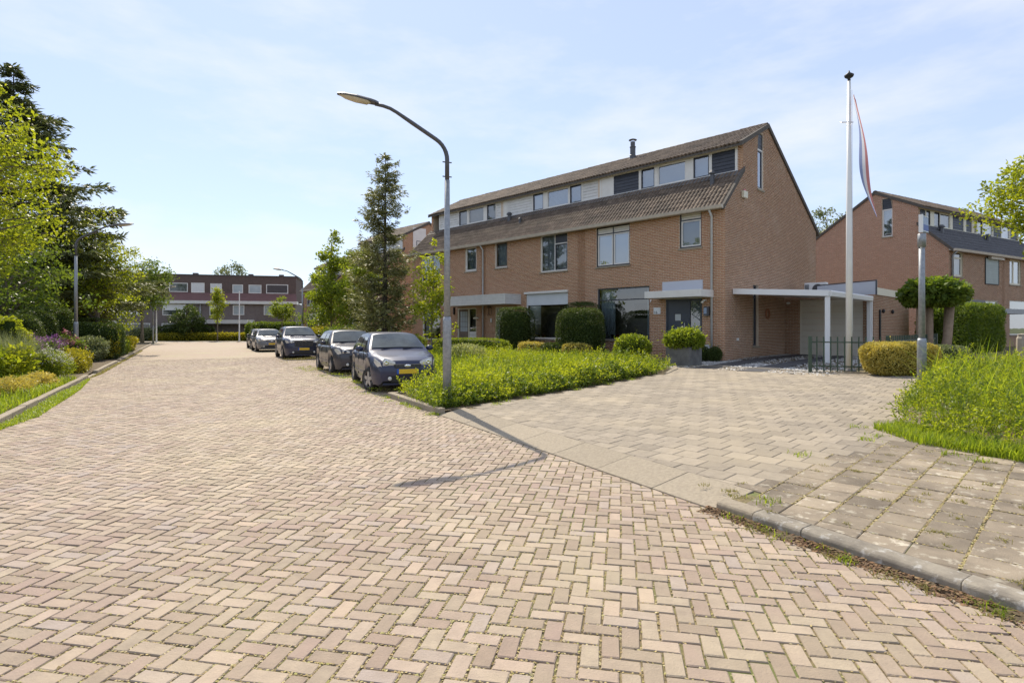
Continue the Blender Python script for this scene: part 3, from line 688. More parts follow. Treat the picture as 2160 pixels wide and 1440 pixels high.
def ridgecap():
    mb = MB(); n = 6
    for x, s in ((0, 1.), (.36, .9)):
        for k in range(n+1):
            a = math.pi*k/n; mb.V.append((x, math.cos(a)*.13*s, math.sin(a)*.10*s-.03))
    for k in range(n): mb.F.append((k, k+1, n+2+k, n+1+k))
    me = bpy.data.meshes.new('ridge_tile'); me.from_pydata(mb.V, [], mb.F); return me
RIDGE = ridgecap(); RIDGE.materials.append(MT['tile']); 
W = 6.6; ZE = 5.7; YD, ZD0, ZD1 = 1.5, 7.12, 8.2; YR, ZR = 3.84, 9.4; YB, ZB = 9.62, 5.8
def gable_iv(z):
    a = 0. if z < ZE else ((z-ZE)/(ZD0-ZE)*YD if z < ZD0 else (YD if z < ZD1 else YD+(z-ZD1)/(ZR-ZD1)*(YR-YD)))
    b = YB if z < ZB else YB-(z-ZB)/(ZR-ZB)*(YB-YR)
    return (a, max(a, b-.02))
GPROF = [(0,-.5),(0,ZE),(YD,ZD0),(YD,ZD1),(YR,ZR),(YB,ZB),(YB,-.5)]
def house(name, label, group, O, rz, wins, holes, dormer, gable=None, brick='brick', mortar='mortar', tile=None, tile_up=None, white='white', plankpal=('plank','white'), zh=.4, gwin=True, real=True, gholes=(), gbrick=None):
    """terraced house, local x along the front, y into the house; returns root and the two wall mappers"""
    root = empty(name, (O[0], O[1], zh), rz); tag(root, label, 'house', group)
    fm = lambda u, z, o: (u, -o, z)
    gm = (lambda u, z, o: (W+o, u, z)) if gable == 'right' else (lambda u, z, o: (-o, u, z))
    wl = MB(); wall_panel(wl, fm, 0, W, -.5, ZE, holes)
    wall = mk('wall', wl, MT[mortar], root); mk('back_wall', MB().q((0,YB,-.5),(W,YB,-.5),(W,YB,ZB),(0,YB,ZB)), MT[mortar], root)
    if real: brickwork('brickwork', fm, lambda z: (.0, W), -.45, ZE, holes, MT[brick], wall, seed=len(label))
    sides = []
    for sd_ in ('left', 'right'):
        x0 = 0. if sd_ == 'left' else W-.22
        if sd_ == gable:
            gw = [(2.85,3.42,6.7,8.95)] if gwin else []
            gh = gw + list(gholes)
            # gable with openings: strips between the opening edges
            m_ = MB(); cuts = sorted({-.5, ZE, ZD0, ZD1, ZB, ZR-.01, *[h[2] for h in gh], *[h[3] for h in gh]})
            for c, d in zip(cuts[:-1], cuts[1:]):
                ac, bc = gable_iv(c+1e-4); ad, bd = gable_iv(d-1e-4); hh = sorted([h for h in gh if h[2] < (c+d)/2 < h[3]])
                lo = (ac, ad)
                for h in hh: m_.q(gm(lo[0],c,0), gm(h[0],c,0), gm(h[0],d,0), gm(lo[1],d,0)); lo = (h[1], h[1])
                m_.q(gm(lo[0],c,0), gm(bc,c,0), gm(bd,d,0), gm(lo[1],d,0))
            for a, b, c, d in gh:
                for (p, q) in (((a,c),(a,d)),((b,c),(b,d)),((a,d),(b,d)),((a,c),(b,c))): m_.q(gm(*p,0), gm(*q,0), gm(*q,-.2), gm(*p,-.2))
            # the brick return beside the dormer
            xx = W if gable == 'right' else 0.; xi = xx-.20 if gable == 'right' else xx+.20
            m_.q((xx,YD,ZD0),(xi,YD,ZD0),(xi,YD,ZD1),(xx,YD,ZD1)); m_.q((xi,YD,ZD0),(xi,YD+.6,ZD0),(xi,YD+.6,ZD1),(xi,YD,ZD1))
            gw_ = mk('gable_wall', m_, MT[mortar], root)
            if real:
                brickwork('brickwork', gm, gable_iv, -.45, ZR-.05, gh, MT[gbrick or brick], gw_, seed=77)
                brickwork('brickwork', lambda u, z, o: (u, YD-o, z), lambda z: (min(xx, xi), max(xx, xi)), ZD0, ZD1, [], MT[brick], gw_, seed=78)
        else:
            m_ = MB(); m_.prism([(x0, y, z) for y, z in GPROF], (.22, 0, 0)); mk('party_wall', m_, MT[mortar], root)
    # roof: slabs under the tiles, tiles, ridge, verge
    rf = MB(); sl = math.atan2(ZD0-ZE, YD); ov = .22
    y0, z0 = -ov, ZE-ov*math.tan(sl)
    def slab(ya, za, yb, zb, t=.08): rf.prism([(0,ya,za),(0,yb,zb),(0,yb,zb-t),(0,ya,za-t)], (W,0,0))
    slab(y0, z0+.04, YD-.02, ZD0+.02); y1 = YD-.22; z1 = ZD1-.22*(ZR-ZD1)/(YR-YD)+.06; slab(y1, z1, YR, ZR+.06); slab(YB+.3, ZB-.13, YR, ZR+.06)
    roof = mk('roof', rf, MT[mortar_roof(tile)], root)
    tm = {None: TILE, 'dark': TILE_D}
    r_ = random.Random(len(label)); cols = 20; cw = W/cols
    def lay(ya, za, yb, zb, rows, me):
        an = math.atan2(zb-za, yb-ya); L_ = math.hypot(yb-ya, zb-za)
        for r in range(rows):
            t = r/rows
            for c in range(cols):
                o = bpy.data.objects.new('roof_tile', me); COL.objects.link(o); o.parent = roof
                o.location = (c*cw, ya+(yb-ya)*t, za+(zb-za)*t+.035+r_.uniform(-.004,.004)); o.rotation_euler = (an+.085+r_.uniform(-.012,.012), 0, r_.uniform(-.01,.01)); o.scale = (cw/.33, L_/rows/.36, 1)
    lay(y0, z0+.04, YD-.13, ZD0+.08-.15*(ZD0-ZE)/YD, 7, tm[tile]); lay(y1, z1, YR, ZR+.06, 8, tm[tile_up])
    for k in range(18):
        o = bpy.data.objects.new('ridge_tile', RIDGE); COL.objects.link(o); o.parent = roof; o.location = (k*W/18, YR, ZR+.10+r_.uniform(-.006,.006)); o.scale = (1.05,1,1)
    if gable:
        x0 = W-.03 if gable == 'right' else -.07
        for (pa, pb) in (((y0,z0),(YD+.05,ZD0+.08)),((y1,z1-.02),(YR,ZR)),((YB+.3,ZB-.14),(YR,ZR))):
            m_ = MB(); m_.prism([(x0,pa[0],pa[1]-.07),(x0,pb[0],pb[1]-.07),(x0,pb[0],pb[1]+.11),(x0,pa[0],pa[1]+.11)], (.10,0,0)); mk('verge_board', m_, MT['verge'], roof)
    # gutter
    gx0, gx1 = (-.05 if gable == 'left' else 0), (W+.05 if gable == 'right' else W)
    m_ = MB(); pr = [(-ov-.16,ZE-.10),(-ov-.13,ZE-.22),(-ov-.03,ZE-.24),(-.02,ZE-.16),(-.02,ZE-.06),(-ov-.0,ZE-.10)]
    m_.prism([(gx0,y,z) for y, z in pr], (gx1-gx0,0,0)); mk('gutter', m_, MT['gutter'], root)
    # dormer: boarding, posts, windows
    dm = lambda u, z, o: (u, YD+.02-o, z)
    dz0, dz1 = ZD0+.02, ZD1-.02; d0 = min(d[1] for d in dormer)-.12; d1 = max(d[2] for d in dormer)+.12
    if gable != 'left': d0 = .01
    if gable != 'right': d1 = W-.01
    m_ = MB(); mbox(m_, dm, d0, d1, dz0, dz0+.08, -.06, .03); mbox(m_, dm, d0, d1, dz1-.12, dz1, -.06, .03)
    ed_ = sorted([d for d in dormer], key=lambda d: d[1]); x = d0
    for d in ed_ + [(None, d1, d1)]:
        if d[1]-x > .02: mbox(m_, dm, x, d[1], dz0+.08, dz1-.12, -.06, .022)
        x = d[2]
    dor = mk('dormer', m_, MT[plankpal[1]], root)
    m_ = MB(); m_.q((0,YD-.035,dz0+.05),(W,YD-.035,dz0+.05),(W,YD-.34,ZD0-.17),(0,YD-.34,ZD0-.17)); mk('lead_flashing', m_, MT['lead'], dor)
    for d in ed_:
        if d[0] == 'panel':
            n = 6; pm_ = d[3] if len(d) > 3 else plankpal[0]
            for k in range(n):
                h = (dz1-dz0-.2)/n; z = dz0+.08+k*h; m_ = MB(); c = [(d[1],YD+.005,z),(d[2],YD+.005,z),(d[2],YD+.022,z+h-.008),(d[1],YD+.022,z+h-.008)]
                m_.q(*c); m_.q(c[3], c[2], (d[2],YD+.06,z+h), (d[1],YD+.06,z+h)); m_.q((d[1],YD+.06,z),(d[2],YD+.06,z),c[1],c[0]); mk('plank', m_, MT[pm_], dor)
        else:
            _, a, b, fcol, back, sash = d
            window(dor, dm, a, b, dz0+.08, dz1-.12, fcol, ((0,1,0,1,sash),), back, None, 'glass_hi' if back != 'dark' else 'glass', o=.0, fw=.045)
    for w_ in wins:
        wd = dict(w_); u0, u1, z0, z1 = wd.pop('r'); 
        if wd.pop('gable', 0): window(root, gm, u0, u1, z0, z1, **wd)
        else: window(root, fm, u0, u1, z0, z1, **wd)
    if gable and gwin:
        a, b, c, d = 2.85, 3.42, 6.7, 8.95; o_ = -.035
        window(root, gm, a, b, c, c+1.62, 'white', ((0,1,0,1,'anth' if gable == 'right' else None),), 'venetian' if gable == 'left' else 'pale', 'concrete', 'glass_hi', o=o_, fw=.06)
        for k in range(4):
            h = (d-c-1.62)/4; z = c+1.62+k*h; m_ = MB(); mbox(m_, gm, a, b, z+.004, z+h-.008, o_-.06, o_-.01); mk('plank', m_, MT['plank_dark'], root)
    return root, fm, gm
def mortar_roof(t): return 'verge'
def pipe(parent, pts, r, m_, name='downpipe'):
    mb = MB().tube(pts, r, 10); o = mk(name, mb, MT[m_], parent, smooth=True)
    for z in (pts[0][2]-1.2, pts[0][2]-3.0):
        if z > pts[-1][2]+.2:
            b = MB().lathe([(r+.012,-.02),(r+.012,.02)], 10, (pts[-1][0], pts[-1][1], z)); mk('pipe_bracket', b, MT[m_], o)
    return o
ROT = math.atan2(-E2[1], -E2[0])
def X(k, s): return (k+1)*W - s          # facade coordinate s (from the corner) to local x of house k
S2 = lambda c='white': ((0,.5,0,.84,c),(.5,1,0,.84,c),(0,.5,.84,1,'vent'),(.5,1,.84,1,'vent'))
def HO(k): return HP((k+1)*W, 0)
G_ROW = 'brick terraced houses along the street'
# --- end house, number 16
wA = [dict(r=(X(0,1.81),X(0,.90),4.21,5.58), fm='anth', lights=((0,1,0,.8,'white'),(0,1,.8,1,'vent')), back='grey', glass='glass'),
      dict(r=(X(0,5.78),X(0,4.07),3.80,5.50), fm='anth', lights=S2(), back='pale', glass='glass_hi'),
      dict(r=(X(0,5.72),X(0,3.13),.69,2.86), fm='anth', lights=((0,1,0,.78,None),(0,1,.78,1,None)), back='room', glass='glass')]
hA = [w['r'] for w in wA] + [(X(0,2.40),X(0,.88),0.,2.42)]
dA = [('panel',X(0,5.94),X(0,4.61),'plank_dark'),('w',X(0,4.49),X(0,3.83),'anth','grey',None),('w',X(0,3.67),X(0,2.37),'white','grey',None),('w',X(0,2.03),X(0,1.36),'anth','pale',None),('panel',X(0,1.24),X(0,.30),'plank_dark')]
slit = (2.41,2.95,.46,2.86)
A, fm, gm = house('terraced_house', 'brick end house with the number 16 plate, dark blue door and anthracite window frames', G_ROW, HO(0), ROT, wA, hA, dA, gable='right', gholes=[slit], gbrick='brick_b')
window(A, gm, *slit, 'anth', ((0,1,0,.82,None),(0,1,.82,1,None)), 'pale', 'concrete', 'glass_hi', o=-.10, fw=.07)
# front door with side light
d0, d1 = X(0,2.40), X(0,.88); m_ = MB(); frame(m_, fm, d0, d1, 0., 2.28, .06, -.12, -.03); xs = X(0,1.43); mbox(m_, fm, xs-.03, xs+.03, .06, 2.22, -.12, -.03)
dr = mk('front_door', m_, MT['door'], A)
m_ = MB(); mbox(m_, fm, d0+.065, xs-.035, .03, 2.215, -.11, -.06); mk('door_leaf', m_, MT['door'], dr)
for z in (1.58, 1.05, .52):
    xm = d0+.50; m_ = MB(); frame(m_, fm, xm-.15, xm+.15, z-.15, z+.15, .025, -.062, -.05); mk('pane_frame', m_, MT['anth'], dr)
    m_ = MB(); mbox(m_, fm, xm-.125, xm+.125, z-.125, z+.125, -.07, -.056); mk('pane', m_, MT['frost'], dr)
m_ = MB().tube([fm(xs-.16,.62,-.055), fm(xs-.16,.66,-.0), fm(xs-.16,1.36,-.0), fm(xs-.16,1.40,-.055)], .016, 8); mk('door_handle', m_, MT['steel'], dr)
m_ = MB(); mbox(m_, fm, xs-.075, xs-.05, .88, .98, -.06, -.045); mk('lock', m_, MT['steel'], dr)
m_ = MB(); mbox(m_, fm, xs+.035, d1-.065, .95, 1.08, -.09, -.05); mbox(m_, fm, xs+.055, d1-.085, .99, 1.04, -.05, -.042); mk('letter_slot', m_, MT['steel'], dr)
m_ = MB(); mbox(m_, fm, xs+.15, d1-.14, 1.0, 1.03, -.042, -.04); mk('slot_opening', m_, MT['black'], dr)
for z0, z1 in ((.10,.92),(1.11,2.20)):
    m_ = MB(); m_.q(fm(xs+.035,z0,-.08), fm(d1-.065,z0,-.08), fm(d1-.065,z1,-.08), fm(xs+.035,z1,-.08)); mk('pane', m_, MT['glass'], dr)
m_ = MB(); mbox(m_, fm, xs+.0, d1-.03, .06, 2.22, -.22, -.2); mk('curtain', m_, MT['blindgrey'], dr)
m_ = MB(); m_.q(fm(d1-.17,1.12,-.076), fm(d1-.08,1.12,-.076), fm(d1-.125,1.21,-.076)); mk('sticker', m_, MT['white'], dr)
m_ = MB(); mbox(m_, fm, d0-.02, d1+.02, 2.285, 2.42, -.12, .0); mk('door_header', m_, MT['cream'], A)
m_ = MB(); mbox(m_, fm, d0-.1, d1, -.4, -.005, -.12, .25); mk('door_step', m_, MT['concrete'], A, bevel=.01)
m_ = MB(); mbox(m_, fm, X(0,2.73), X(0,.42), 2.30, 2.56, .008, 1.0); cn = mk('door_canopy', m_, MT['white'], A, bevel=.01)
m_ = MB(); mbox(m_, fm, X(0,2.53), X(0,.84), 2.565, 2.97, .009, .03); mk('wall_panel', m_, MT['greyplate'], A)
pipe(A, [(X(0,.47),-.28,ZE-.2),(X(0,.47),-.07,ZE-.45),(X(0,.47),-.07,-.05)], .042, 'pvc')
# number plate, letter box, lamp, camera, meter box
m_ = MB(); mbox(m_, fm, X(0,2.93), X(0,2.62), 1.72, 1.98, .009, .022); npl = mk('number_plate', m_, MT['signwhite'], A)
def text(parent, body, size, mp, u, z, o, m__, yaw, name='lettering', align='LEFT'):
    cu = bpy.data.curves.new(name, 'FONT'); cu.body = body; cu.size = size; cu.extrude = .001; cu.align_x = align
    t = bpy.data.objects.new(name, cu); COL.objects.link(t); dg = bpy.context.evaluated_depsgraph_get(); me = bpy.data.meshes.new_from_object(t.evaluated_get(dg)); bpy.data.objects.remove(t)
    me.materials.clear(); o_ = link(name, me, MT[m__], parent); o_.location = mp(u, z, o); o_.rotation_euler = (R(90), 0, yaw); return o_
text(npl, '16', .16, fm, X(0,2.915), 1.735, .025, 'black', 0)
m_ = MB(); mbox(m_, fm, X(0,.76), X(0,.56), 1.62, 1.96, .009, .12); lb = mk('intercom_box', m_, MT['darkmetal'], A)
m_ = MB(); mbox(m_, fm, X(0,.755), X(0,.64), 1.70, 1.92, .121, .126); mk('info_sheet', m_, MT['signlight'], lb)
m_ = MB(); m_.tube([fm(X(0,.70),2.2,.01), fm(X(0,.70),2.2,.10)], .02, 8); m_.ell(fm(X(0,.74),2.19,.14), (.045,.045,.045)); m_.ell(fm(X(0,.80),2.13,.15), (.06,.05,.045)); mk('door_camera', m_, MT['white2'], A, smooth=True)
m_ = MB(); mbox(m_, fm, X(0,.76), X(0,.57), .30, .56, .009, .025); mk('meter_cover', m_, MT['pvc'], A)
m_ = MB(); m_.tube([fm(X(0,3.05),2.3,.02), fm(X(0,3.05),2.22,.06), fm(X(0,3.03),2.20,.10), fm(X(0,2.98),2.28,.1)], .018, 8); mk('wall_lamp', m_, MT['white2'], A)
# on the gable: alarm box, socket, ring
m_ = MB(); mbox(m_, gm, 1.35, 1.70, 6.10, 6.36, .009, .12); ab = mk('alarm_box', m_, MT['cream'], A, bevel=.015); m_ = MB(); m_.lathe([(.05,0),(.045,.07),(.02,.08)], 10, gm(1.52,6.36,.06)); mk('alarm_light', m_, MT['red'], ab)
m_ = MB(); mbox(m_, gm, .93, 1.06, .70, .80, .009, .05); mk('socket', m_, MT['white2'], A)
m_ = MB(); pts = [gm(3.75+.17*math.cos(a*.5236), 1.75+.19*math.sin(a*.5236), .05) for a in range(13)]; m_.tube(pts, .035, 6, caps=False); mk('wreath', m_, MT['terracotta'], A)
# flue and vents
def flue(parent, x, y, z, h, r, cap=True):
    m_ = MB(); m_.lathe([(r*1.15,0),(r*1.15,h*.3),(r,h*.32),(r,h*.62),(r*1.15,h*.63),(r*1.15,h*.66),(r*.85,h*.67),(r*.85,h*.86)], 12, (x,y,z)); f = mk('flue', m_, MT['darkmetal'], parent)
    m_ = MB(); m_.lathe([(r*.8,h*.86),(r*.8,h*.93)], 12, (x,y,z)); mk('flue_grille', m_, MT['chrome'], f)
    m_ = MB(); m_.lathe([(r*1.5,h*.93),(r*1.5,h*.95),(r*.4,h)], 12, (x,y,z)); mk('flue_cap', m_, MT['darkmetal'], f); return f
def vent(parent, x, y, z, h=.35, r=.05):
    m_ = MB(); m_.lathe([(r*1.2,-.1),(r,h*.7)], 10, (x,y,z)); m_.lathe([(r*1.7,h*.7),(r*1.7,h*.8),(r*.8,h)], 10, (x,y,z)); mk('roof_vent', m_, MT['darkmetal'], parent)
f_ = flue(A, X(0,6.25), 3.5, 9.15, 1.15, .13)
m_ = MB(); m_.q((X(0,6.25)-.3,3.1,9.14),(X(0,6.25)+.3,3.1,9.14),(X(0,6.25)+.3,3.6,9.42),(X(0,6.25)-.3,3.6,9.42)); mk('flue_flashing', m_, MT['lead'], f_)
vent(A, X(0,.95), .95, 6.75, .5, .075); 
# --- middle house
wB = [dict(r=(X(1,9.08),X(1,7.41),3.80,5.55), fm='white', lights=((0,.52,0,1,None),(.52,1,0,.74,'anth'),(.52,1,.74,1,'panel')), back='lamella', glass='glass'),
      dict(r=(X(1,12.28),X(1,11.36),4.24,5.56), fm='white', lights=((0,1,0,1,'wood'),), back='pale', glass='glass'),
      dict(r=(X(1,10.03),X(1,7.38),.66,2.82), fm='white', lights=((0,1,0,.72,None),), back='room', glass='glass')]
dB = [('panel',X(1,12.9),X(1,11.04)),('w',X(1,11.0),X(1,10.29),'anth','pale',None),('w',X(1,10.01),X(1,8.61),'white','venetian',None),('w',X(1,8.52),X(1,7.81),'anth','venetian',None),('panel',X(1,7.72),X(1,6.72))]
def old_door(parent, fm, a, b, glazed, top=2.25):
    m_ = MB(); frame(m_, fm, a, b, 0, top, .07, -.12, -.03); xm = a+(b-a)*.58; mbox(m_, fm, xm-.035, xm+.035, .07, top-.07, -.12, -.03); d = mk('front_door', m_, MT['cream'], parent)
    m_ = MB(); mbox(m_, fm, a+.075, xm-.04, .03, top-.075, -.11, -.07); mk('door_leaf', m_, MT['wood' if glazed else 'frost'], d)
    if glazed:
        n = 3
        for i in range(n):
            for j in range(4):
                w_ = (xm-a-.3)/n; x = a+.17+i*w_; z = .95+j*.28; m_ = MB(); mbox(m_, fm, x+.012, x+w_-.012, z+.012, z+.268, -.072, -.062); mk('pane', m_, MT['frost'], d)
    m_ = MB(); m_.q(fm(xm+.035,1.0,-.08), fm(b-.07,1.0,-.08), fm(b-.07,top-.07,-.08), fm(xm+.035,top-.07,-.08)); mk('pane', m_, MT['glass'], d)
    for k in range(5): m_ = MB(); mbox(m_, fm, xm+.036, b-.071, .08+k*.18, .25+k*.18, -.10, -.06); mk('plank', m_, MT['white'], d)
    m_ = MB(); mbox(m_, fm, a, b, 0, top, -.4, -.38); mk('hallway', m_, MT['room'], d)
    return d
hB = [w['r'] for w in wB] + [(X(1,12.25),X(1,10.85),0.,2.25)]
B, fmB, _ = house('terraced_house', 'brick middle house with white boarded dormer and large white living room window', G_ROW, HO(1), ROT, wB, hB, dB)
old_door(B, fmB, X(1,12.25), X(1,10.85), False)
m_ = MB(); mbox(m_, fmB, X(1,10.0), X(1,7.40), 2.25, 2.78, -.045, -.02); mk('roller_screen', m_, MT['screen'], B)
m_ = MB(); mbox(m_, fmB, X(1,10.1), X(1,7.35), 2.80, 2.90, .009, .10); mk('screen_box', m_, MT['white'], B)
m_ = MB(); mbox(m_, fmB, X(1,12.62), X(1,12.52), 1.45, 1.65, .009, .03); mk('house_number', m_, MT['signwhite'], B)
lt = MB()
for dx, dy in ((-.1,-.1),(.1,-.1),(.1,.1),(-.1,.1)): lt.tube([fmB(X(1,12.6)+dx,1.85,.15+dy), fmB(X(1,12.6)+dx,2.2,.15+dy)], .012, 5)
lt.tube([fmB(X(1,12.6)-.13,1.85,.15), fmB(X(1,12.6)+.13,1.85,.15)], .015, 5); lt.lathe([(.17,0),(.02,.16)], 4, fmB(X(1,12.6),2.2,.15)); mk('wall_lantern', lt, MT['wood'], B)
vent(B, X(1,12.35), 1.1, 6.85, .45, .09); vent(B, X(1,11.2), .75, 6.5, .3, .06)
pipe(B, [(X(1,13.15),-.28,ZE-.2),(X(1,13.15),-.07,ZE-.45),(X(1,13.15),-.07,-.05)], .042, 'pvc')
# shared canopy of boards, hung on the middle house
cp = mk('door_canopy', (lambda m: (mbox(m, fmB, X(1,15.3), X(1,10.38), 2.33, 2.36, .008, 1.1), m)[1])(MB()), MT['white'], B)
for k in range(5):
    z = 2.36+k*.088; m_ = MB(); mbox(m_, fmB, X(1,15.3), X(1,10.38), z, z+.082, 1.075, 1.1); mbox(m_, fmB, X(1,10.405), X(1,10.378), z, z+.082, .01, 1.073); mk('plank', m_, MT['plank'], cp)
m_ = MB(); mbox(m_, fmB, X(1,15.3), X(1,10.38), 2.80, 2.82, .008, 1.1); mk('canopy_cover', m_, MT['white'], cp)
# --- third house
wC = [dict(r=(X(2,14.69),X(2,13.74),4.22,5.55), fm='white', lights=((0,1,0,1,'white'),), back='grey', glass='glass'),
      dict(r=(X(2,18.72),X(2,16.95),3.76,5.55), fm='white', lights=((0,.55,0,.68,'anth'),(0,.55,.68,1,None),(.55,1,0,1,None)), back='lamella', glass='glass'),
      dict(r=(X(2,18.65),X(2,16.90),.50,2.55), fm='white', lights=((0,1,0,1,None),), back='room', glass='glass')]
dC = [('panel',X(2,18.9),X(2,17.07)),('w',X(2,17.07),X(2,16.34),'anth','dark',None),('w',X(2,16.19),X(2,14.86),'white','dark',None),('w',X(2,14.58),X(2,13.87),'anth','dark',None),('panel',X(2,13.79),X(2,13.25))]
hC = [w['r'] for w in wC] + [(X(2,15.35),X(2,13.75),0.,2.25)]
Ch, fmC, _ = house('terraced_house', 'brick house at the far end of the row, behind the slender sapling', G_ROW, HO(2), ROT, wC, hC, dC, gable='left', gwin=False)
old_door(Ch, fmC, X(2,15.35), X(2,13.75), True)
m_ = MB(); m_.lathe([(.02,0),(.14,-.03),(.16,-.10),(.10,-.12)], 12, fmC(X(2,13.62),1.75,.14)); mk('wall_lamp', m_, MT['cream'], Ch)
m_ = MB(); m_.tube([fmC(X(2,15.6),2.3,.05), fmC(X(2,15.6),1.9,.05)], .05, 8); mk('wall_lamp', m_, MT['black'], Ch)
# --- next row set back: two plain houses of the same build, mostly behind trees
def plainwins(): return [dict(r=(.9,2.5,3.8,5.5), fm='white', lights=((0,.5,0,1,None),(.5,1,0,1,'white')), back='grey'), dict(r=(4.6,5.5,4.2,5.5), fm='white', lights=((0,1,0,1,'white'),), back='grey'), dict(r=(.9,3.4,.7,2.7), fm='white', lights=((0,1,0,1,None),), back='dark')]
dP = [('panel',.15,1.4),('w',1.45,2.2,'white','pale',None),('w',2.3,3.7,'white','pale',None),('w',3.8,4.5,'white','pale',None),('panel',4.6,6.3)]
o2 = HP(27.4+W, 3.0)
D_, fmD, gmD = house('terraced_house', 'brick house set back behind the spruce, gable with a tall white window strip', 'brick houses of the row beyond', o2, ROT, plainwins(), [w['r'] for w in plainwins()], dP, gable='right', brick='brick', gwin=False)
m_ = MB(); mbox(m_, gmD, 2.3, 3.5, 7.3, 8.9, .009, .05); dp = mk('white_boarding', m_, MT['white'], D_); window(D_, gmD, 2.6, 3.3, 6.3, 7.9, 'anth', ((0,1,0,1,'white'),), 'pale', None, 'glass_hi', o=.06)
o3 = HP(54.0, 8.5)
E_, fmE, gmE = house('terraced_house', 'far brick house with a white box porch beside the street lamp', 'brick houses of the row beyond', o3, ROT, plainwins(), [w['r'] for w in plainwins()], dP, gable=None, brick='brick', real=False, mortar='brick_b', zh=.2)
m_ = MB(); mbox(m_, fmE, 3.9, 6.2, 2.2, 2.9, .01, 1.1); mk('porch', m_, MT['white'], E_); m_ = MB(); mbox(m_, fmE, 5.9, 6.1, -.2, 2.2, .9, 1.05); mk('porch_post', m_, MT['white'], E_)
pipe(E_, [(4.2,-.06,5.4),(4.2,-.06,0)], .05, 'black')

# --- row on the right
CR = np.array([23.7, 30.85]); ER = np.array([2115, 1200.]); ER /= np.linalg.norm(ER); ROTR = math.atan2(ER[1], ER[0])
wR = [dict(r=(.45,1.55,4.15,5.5), fm='cream', lights=((0,1,0,.8,'cream'),(0,1,.8,1,None)), back='dark'),
      dict(r=(4.05,6.0,.9,2.9), fm='cream', lights=((0,1,0,1,None),), back='dark', glass='glass_hi')]
hR = [w['r'] for w in wR]
dR = [('panel',.15,.8,'plank_dark'),('w',.9,1.36,'anth','dark',None),('w',1.8,2.45,'anth','dark',None),('w',2.5,3.7,'cream','dark',None),('panel',4.0,5.35,'plank_dark'),('panel',5.7,6.5,'plank_dark')]
Rh, fmR, gmR = house('terraced_house', 'brick house on the right with black tiled lower roof and rolled shutter upstairs', 'brick houses of the right hand row', CR, ROTR, wR, hR, dR, gable='left', brick='brick_b', mortar='mortar_b', tile='dark', white='cream', plankpal=('plank_dark','cream'), zh=.24, gbrick='brick_red')
m_ = MB(); frame(m_, fmR, 4.2, 5.95, 3.85, 5.4, .05, .009, .05); rs_ = mk('roller_shutter', m_, MT['black'], Rh)
for k in range(14):
    h = 1.46/14; m_ = MB(); mbox(m_, fmR, 4.25, 5.9, 3.9+k*h, 3.9+(k+1)*h-.008, .009, .035); mk('shutter_slat', m_, MT['shutter'], rs_)
m_ = MB(); mbox(m_, fmR, 4.5, 6.2, 5.32, 5.52, .055, .22); mk('shutter_box', m_, MT['gutter'], Rh)
pipe(Rh, [(.22,-.28,ZE-.2),(.22,-.08,ZE-.45),(.22,-.08,-.05)], .05, 'galv')
m_ = MB(); mbox(m_, fmR, .5, 4.0, 2.0, 2.9, .01, .12); mk('awning_box', m_, MT['anth'], Rh)
m_ = MB(); mbox(m_, fmR, .1, 2.9, 2.05, 2.3, .2, 2.4); mk('porch_roof', m_, MT['galv'], Rh)
vent(Rh, 1.5, 1.0, 6.7, .5, .1)
o5 = CR + ER*W
wS = [dict(r=(.9,2.5,3.95,5.5), fm='cream', lights=((0,.4,0,1,'cream'),(.4,1,0,1,'cream')), back='dark', glass='glass_hi'), dict(r=(.9,3.6,.9,3.0), fm='white', lights=((0,1,0,1,None),), back='dark', glass='glass_hi')]
dS = [('w',.1,.5,'cream','dark',None),('w',.6,1.25,'anth','grey',None),('w',1.35,2.7,'white','pale',None),('panel',2.8,3.9,'plank_dark'),('w',4.0,5.2,'white','pale',None),('panel',5.3,6.5,'plank_dark')]
S_, fmS, _ = house('terraced_house', 'second brick house of the right row, cut by the picture edge', 'brick houses of the right hand row', o5, ROTR, wS, [w['r'] for w in wS], dS, gable=None, brick='brick_b', mortar='mortar_b', tile='dark', plankpal=('plank_dark','cream'), zh=.24)
vent(S_, .4, .9, 6.6, .5, .1)

# --- garage and carport beside the end house
go = HP(0, 5.75); gr = empty('garage', (*go, .45), ROT); tag(gr, 'low flat roofed brick garage with a cream sectional door', 'garage')
GW, GH, GD = 3.32, 2.42, 6.0
gf = lambda u, z, o: (u, -o, z); gs = lambda u, z, o: (GW+o, u, z); gh = [(.6,2.95,-.02,2.32)]
m_ = MB(); wall_panel(m_, gf, 0, GW, -.3, GH, gh); gw_ = mk('wall', m_, MT['mortar_b'], gr); m_ = MB(); wall_panel(m_, gs, 0, GD, -.3, GH, []); gw2 = mk('side_wall', m_, MT['mortar_b'], gr); mk('back_wall', MB().q((0,GD,-.3),(GW,GD,-.3),(GW,GD,GH),(0,GD,GH)), MT['mortar_b'], gr); mk('flat_roof', MB().q((0,0,GH),(GW,0,GH),(GW,GD,GH),(0,GD,GH)), MT['lead'], gr)
brickwork('brickwork', gf, lambda z: (0, GW), -.25, GH, gh, MT['brick_b'], gw_, 5); brickwork('brickwork', gs, lambda z: (0, GD), -.25, GH, [], MT['brick_b'], gw2, 6)
m_ = MB(); frame(m_, gf, .6, 2.95, -.02, 2.32, .03, -.10, -.02); gd = mk('garage_door', m_, MT['garage'], gr)
for k in range(9):
    h = 2.28/9; m_ = MB(); mbox(m_, gf, .63, 2.92, k*h+.003, (k+1)*h-.006, -.09, -.045); mk('door_panel', m_, MT['garage'], gd)
m_ = MB(); m_.prism([(1.2,.25,GH+.02),(GW+.02,.25,GH+.02),(GW+.02,.25,GH+.55),(1.2,.25,GH+.45)], (0,.05,0)); mk('parapet_panel', m_, MT['greyplate'], gr)
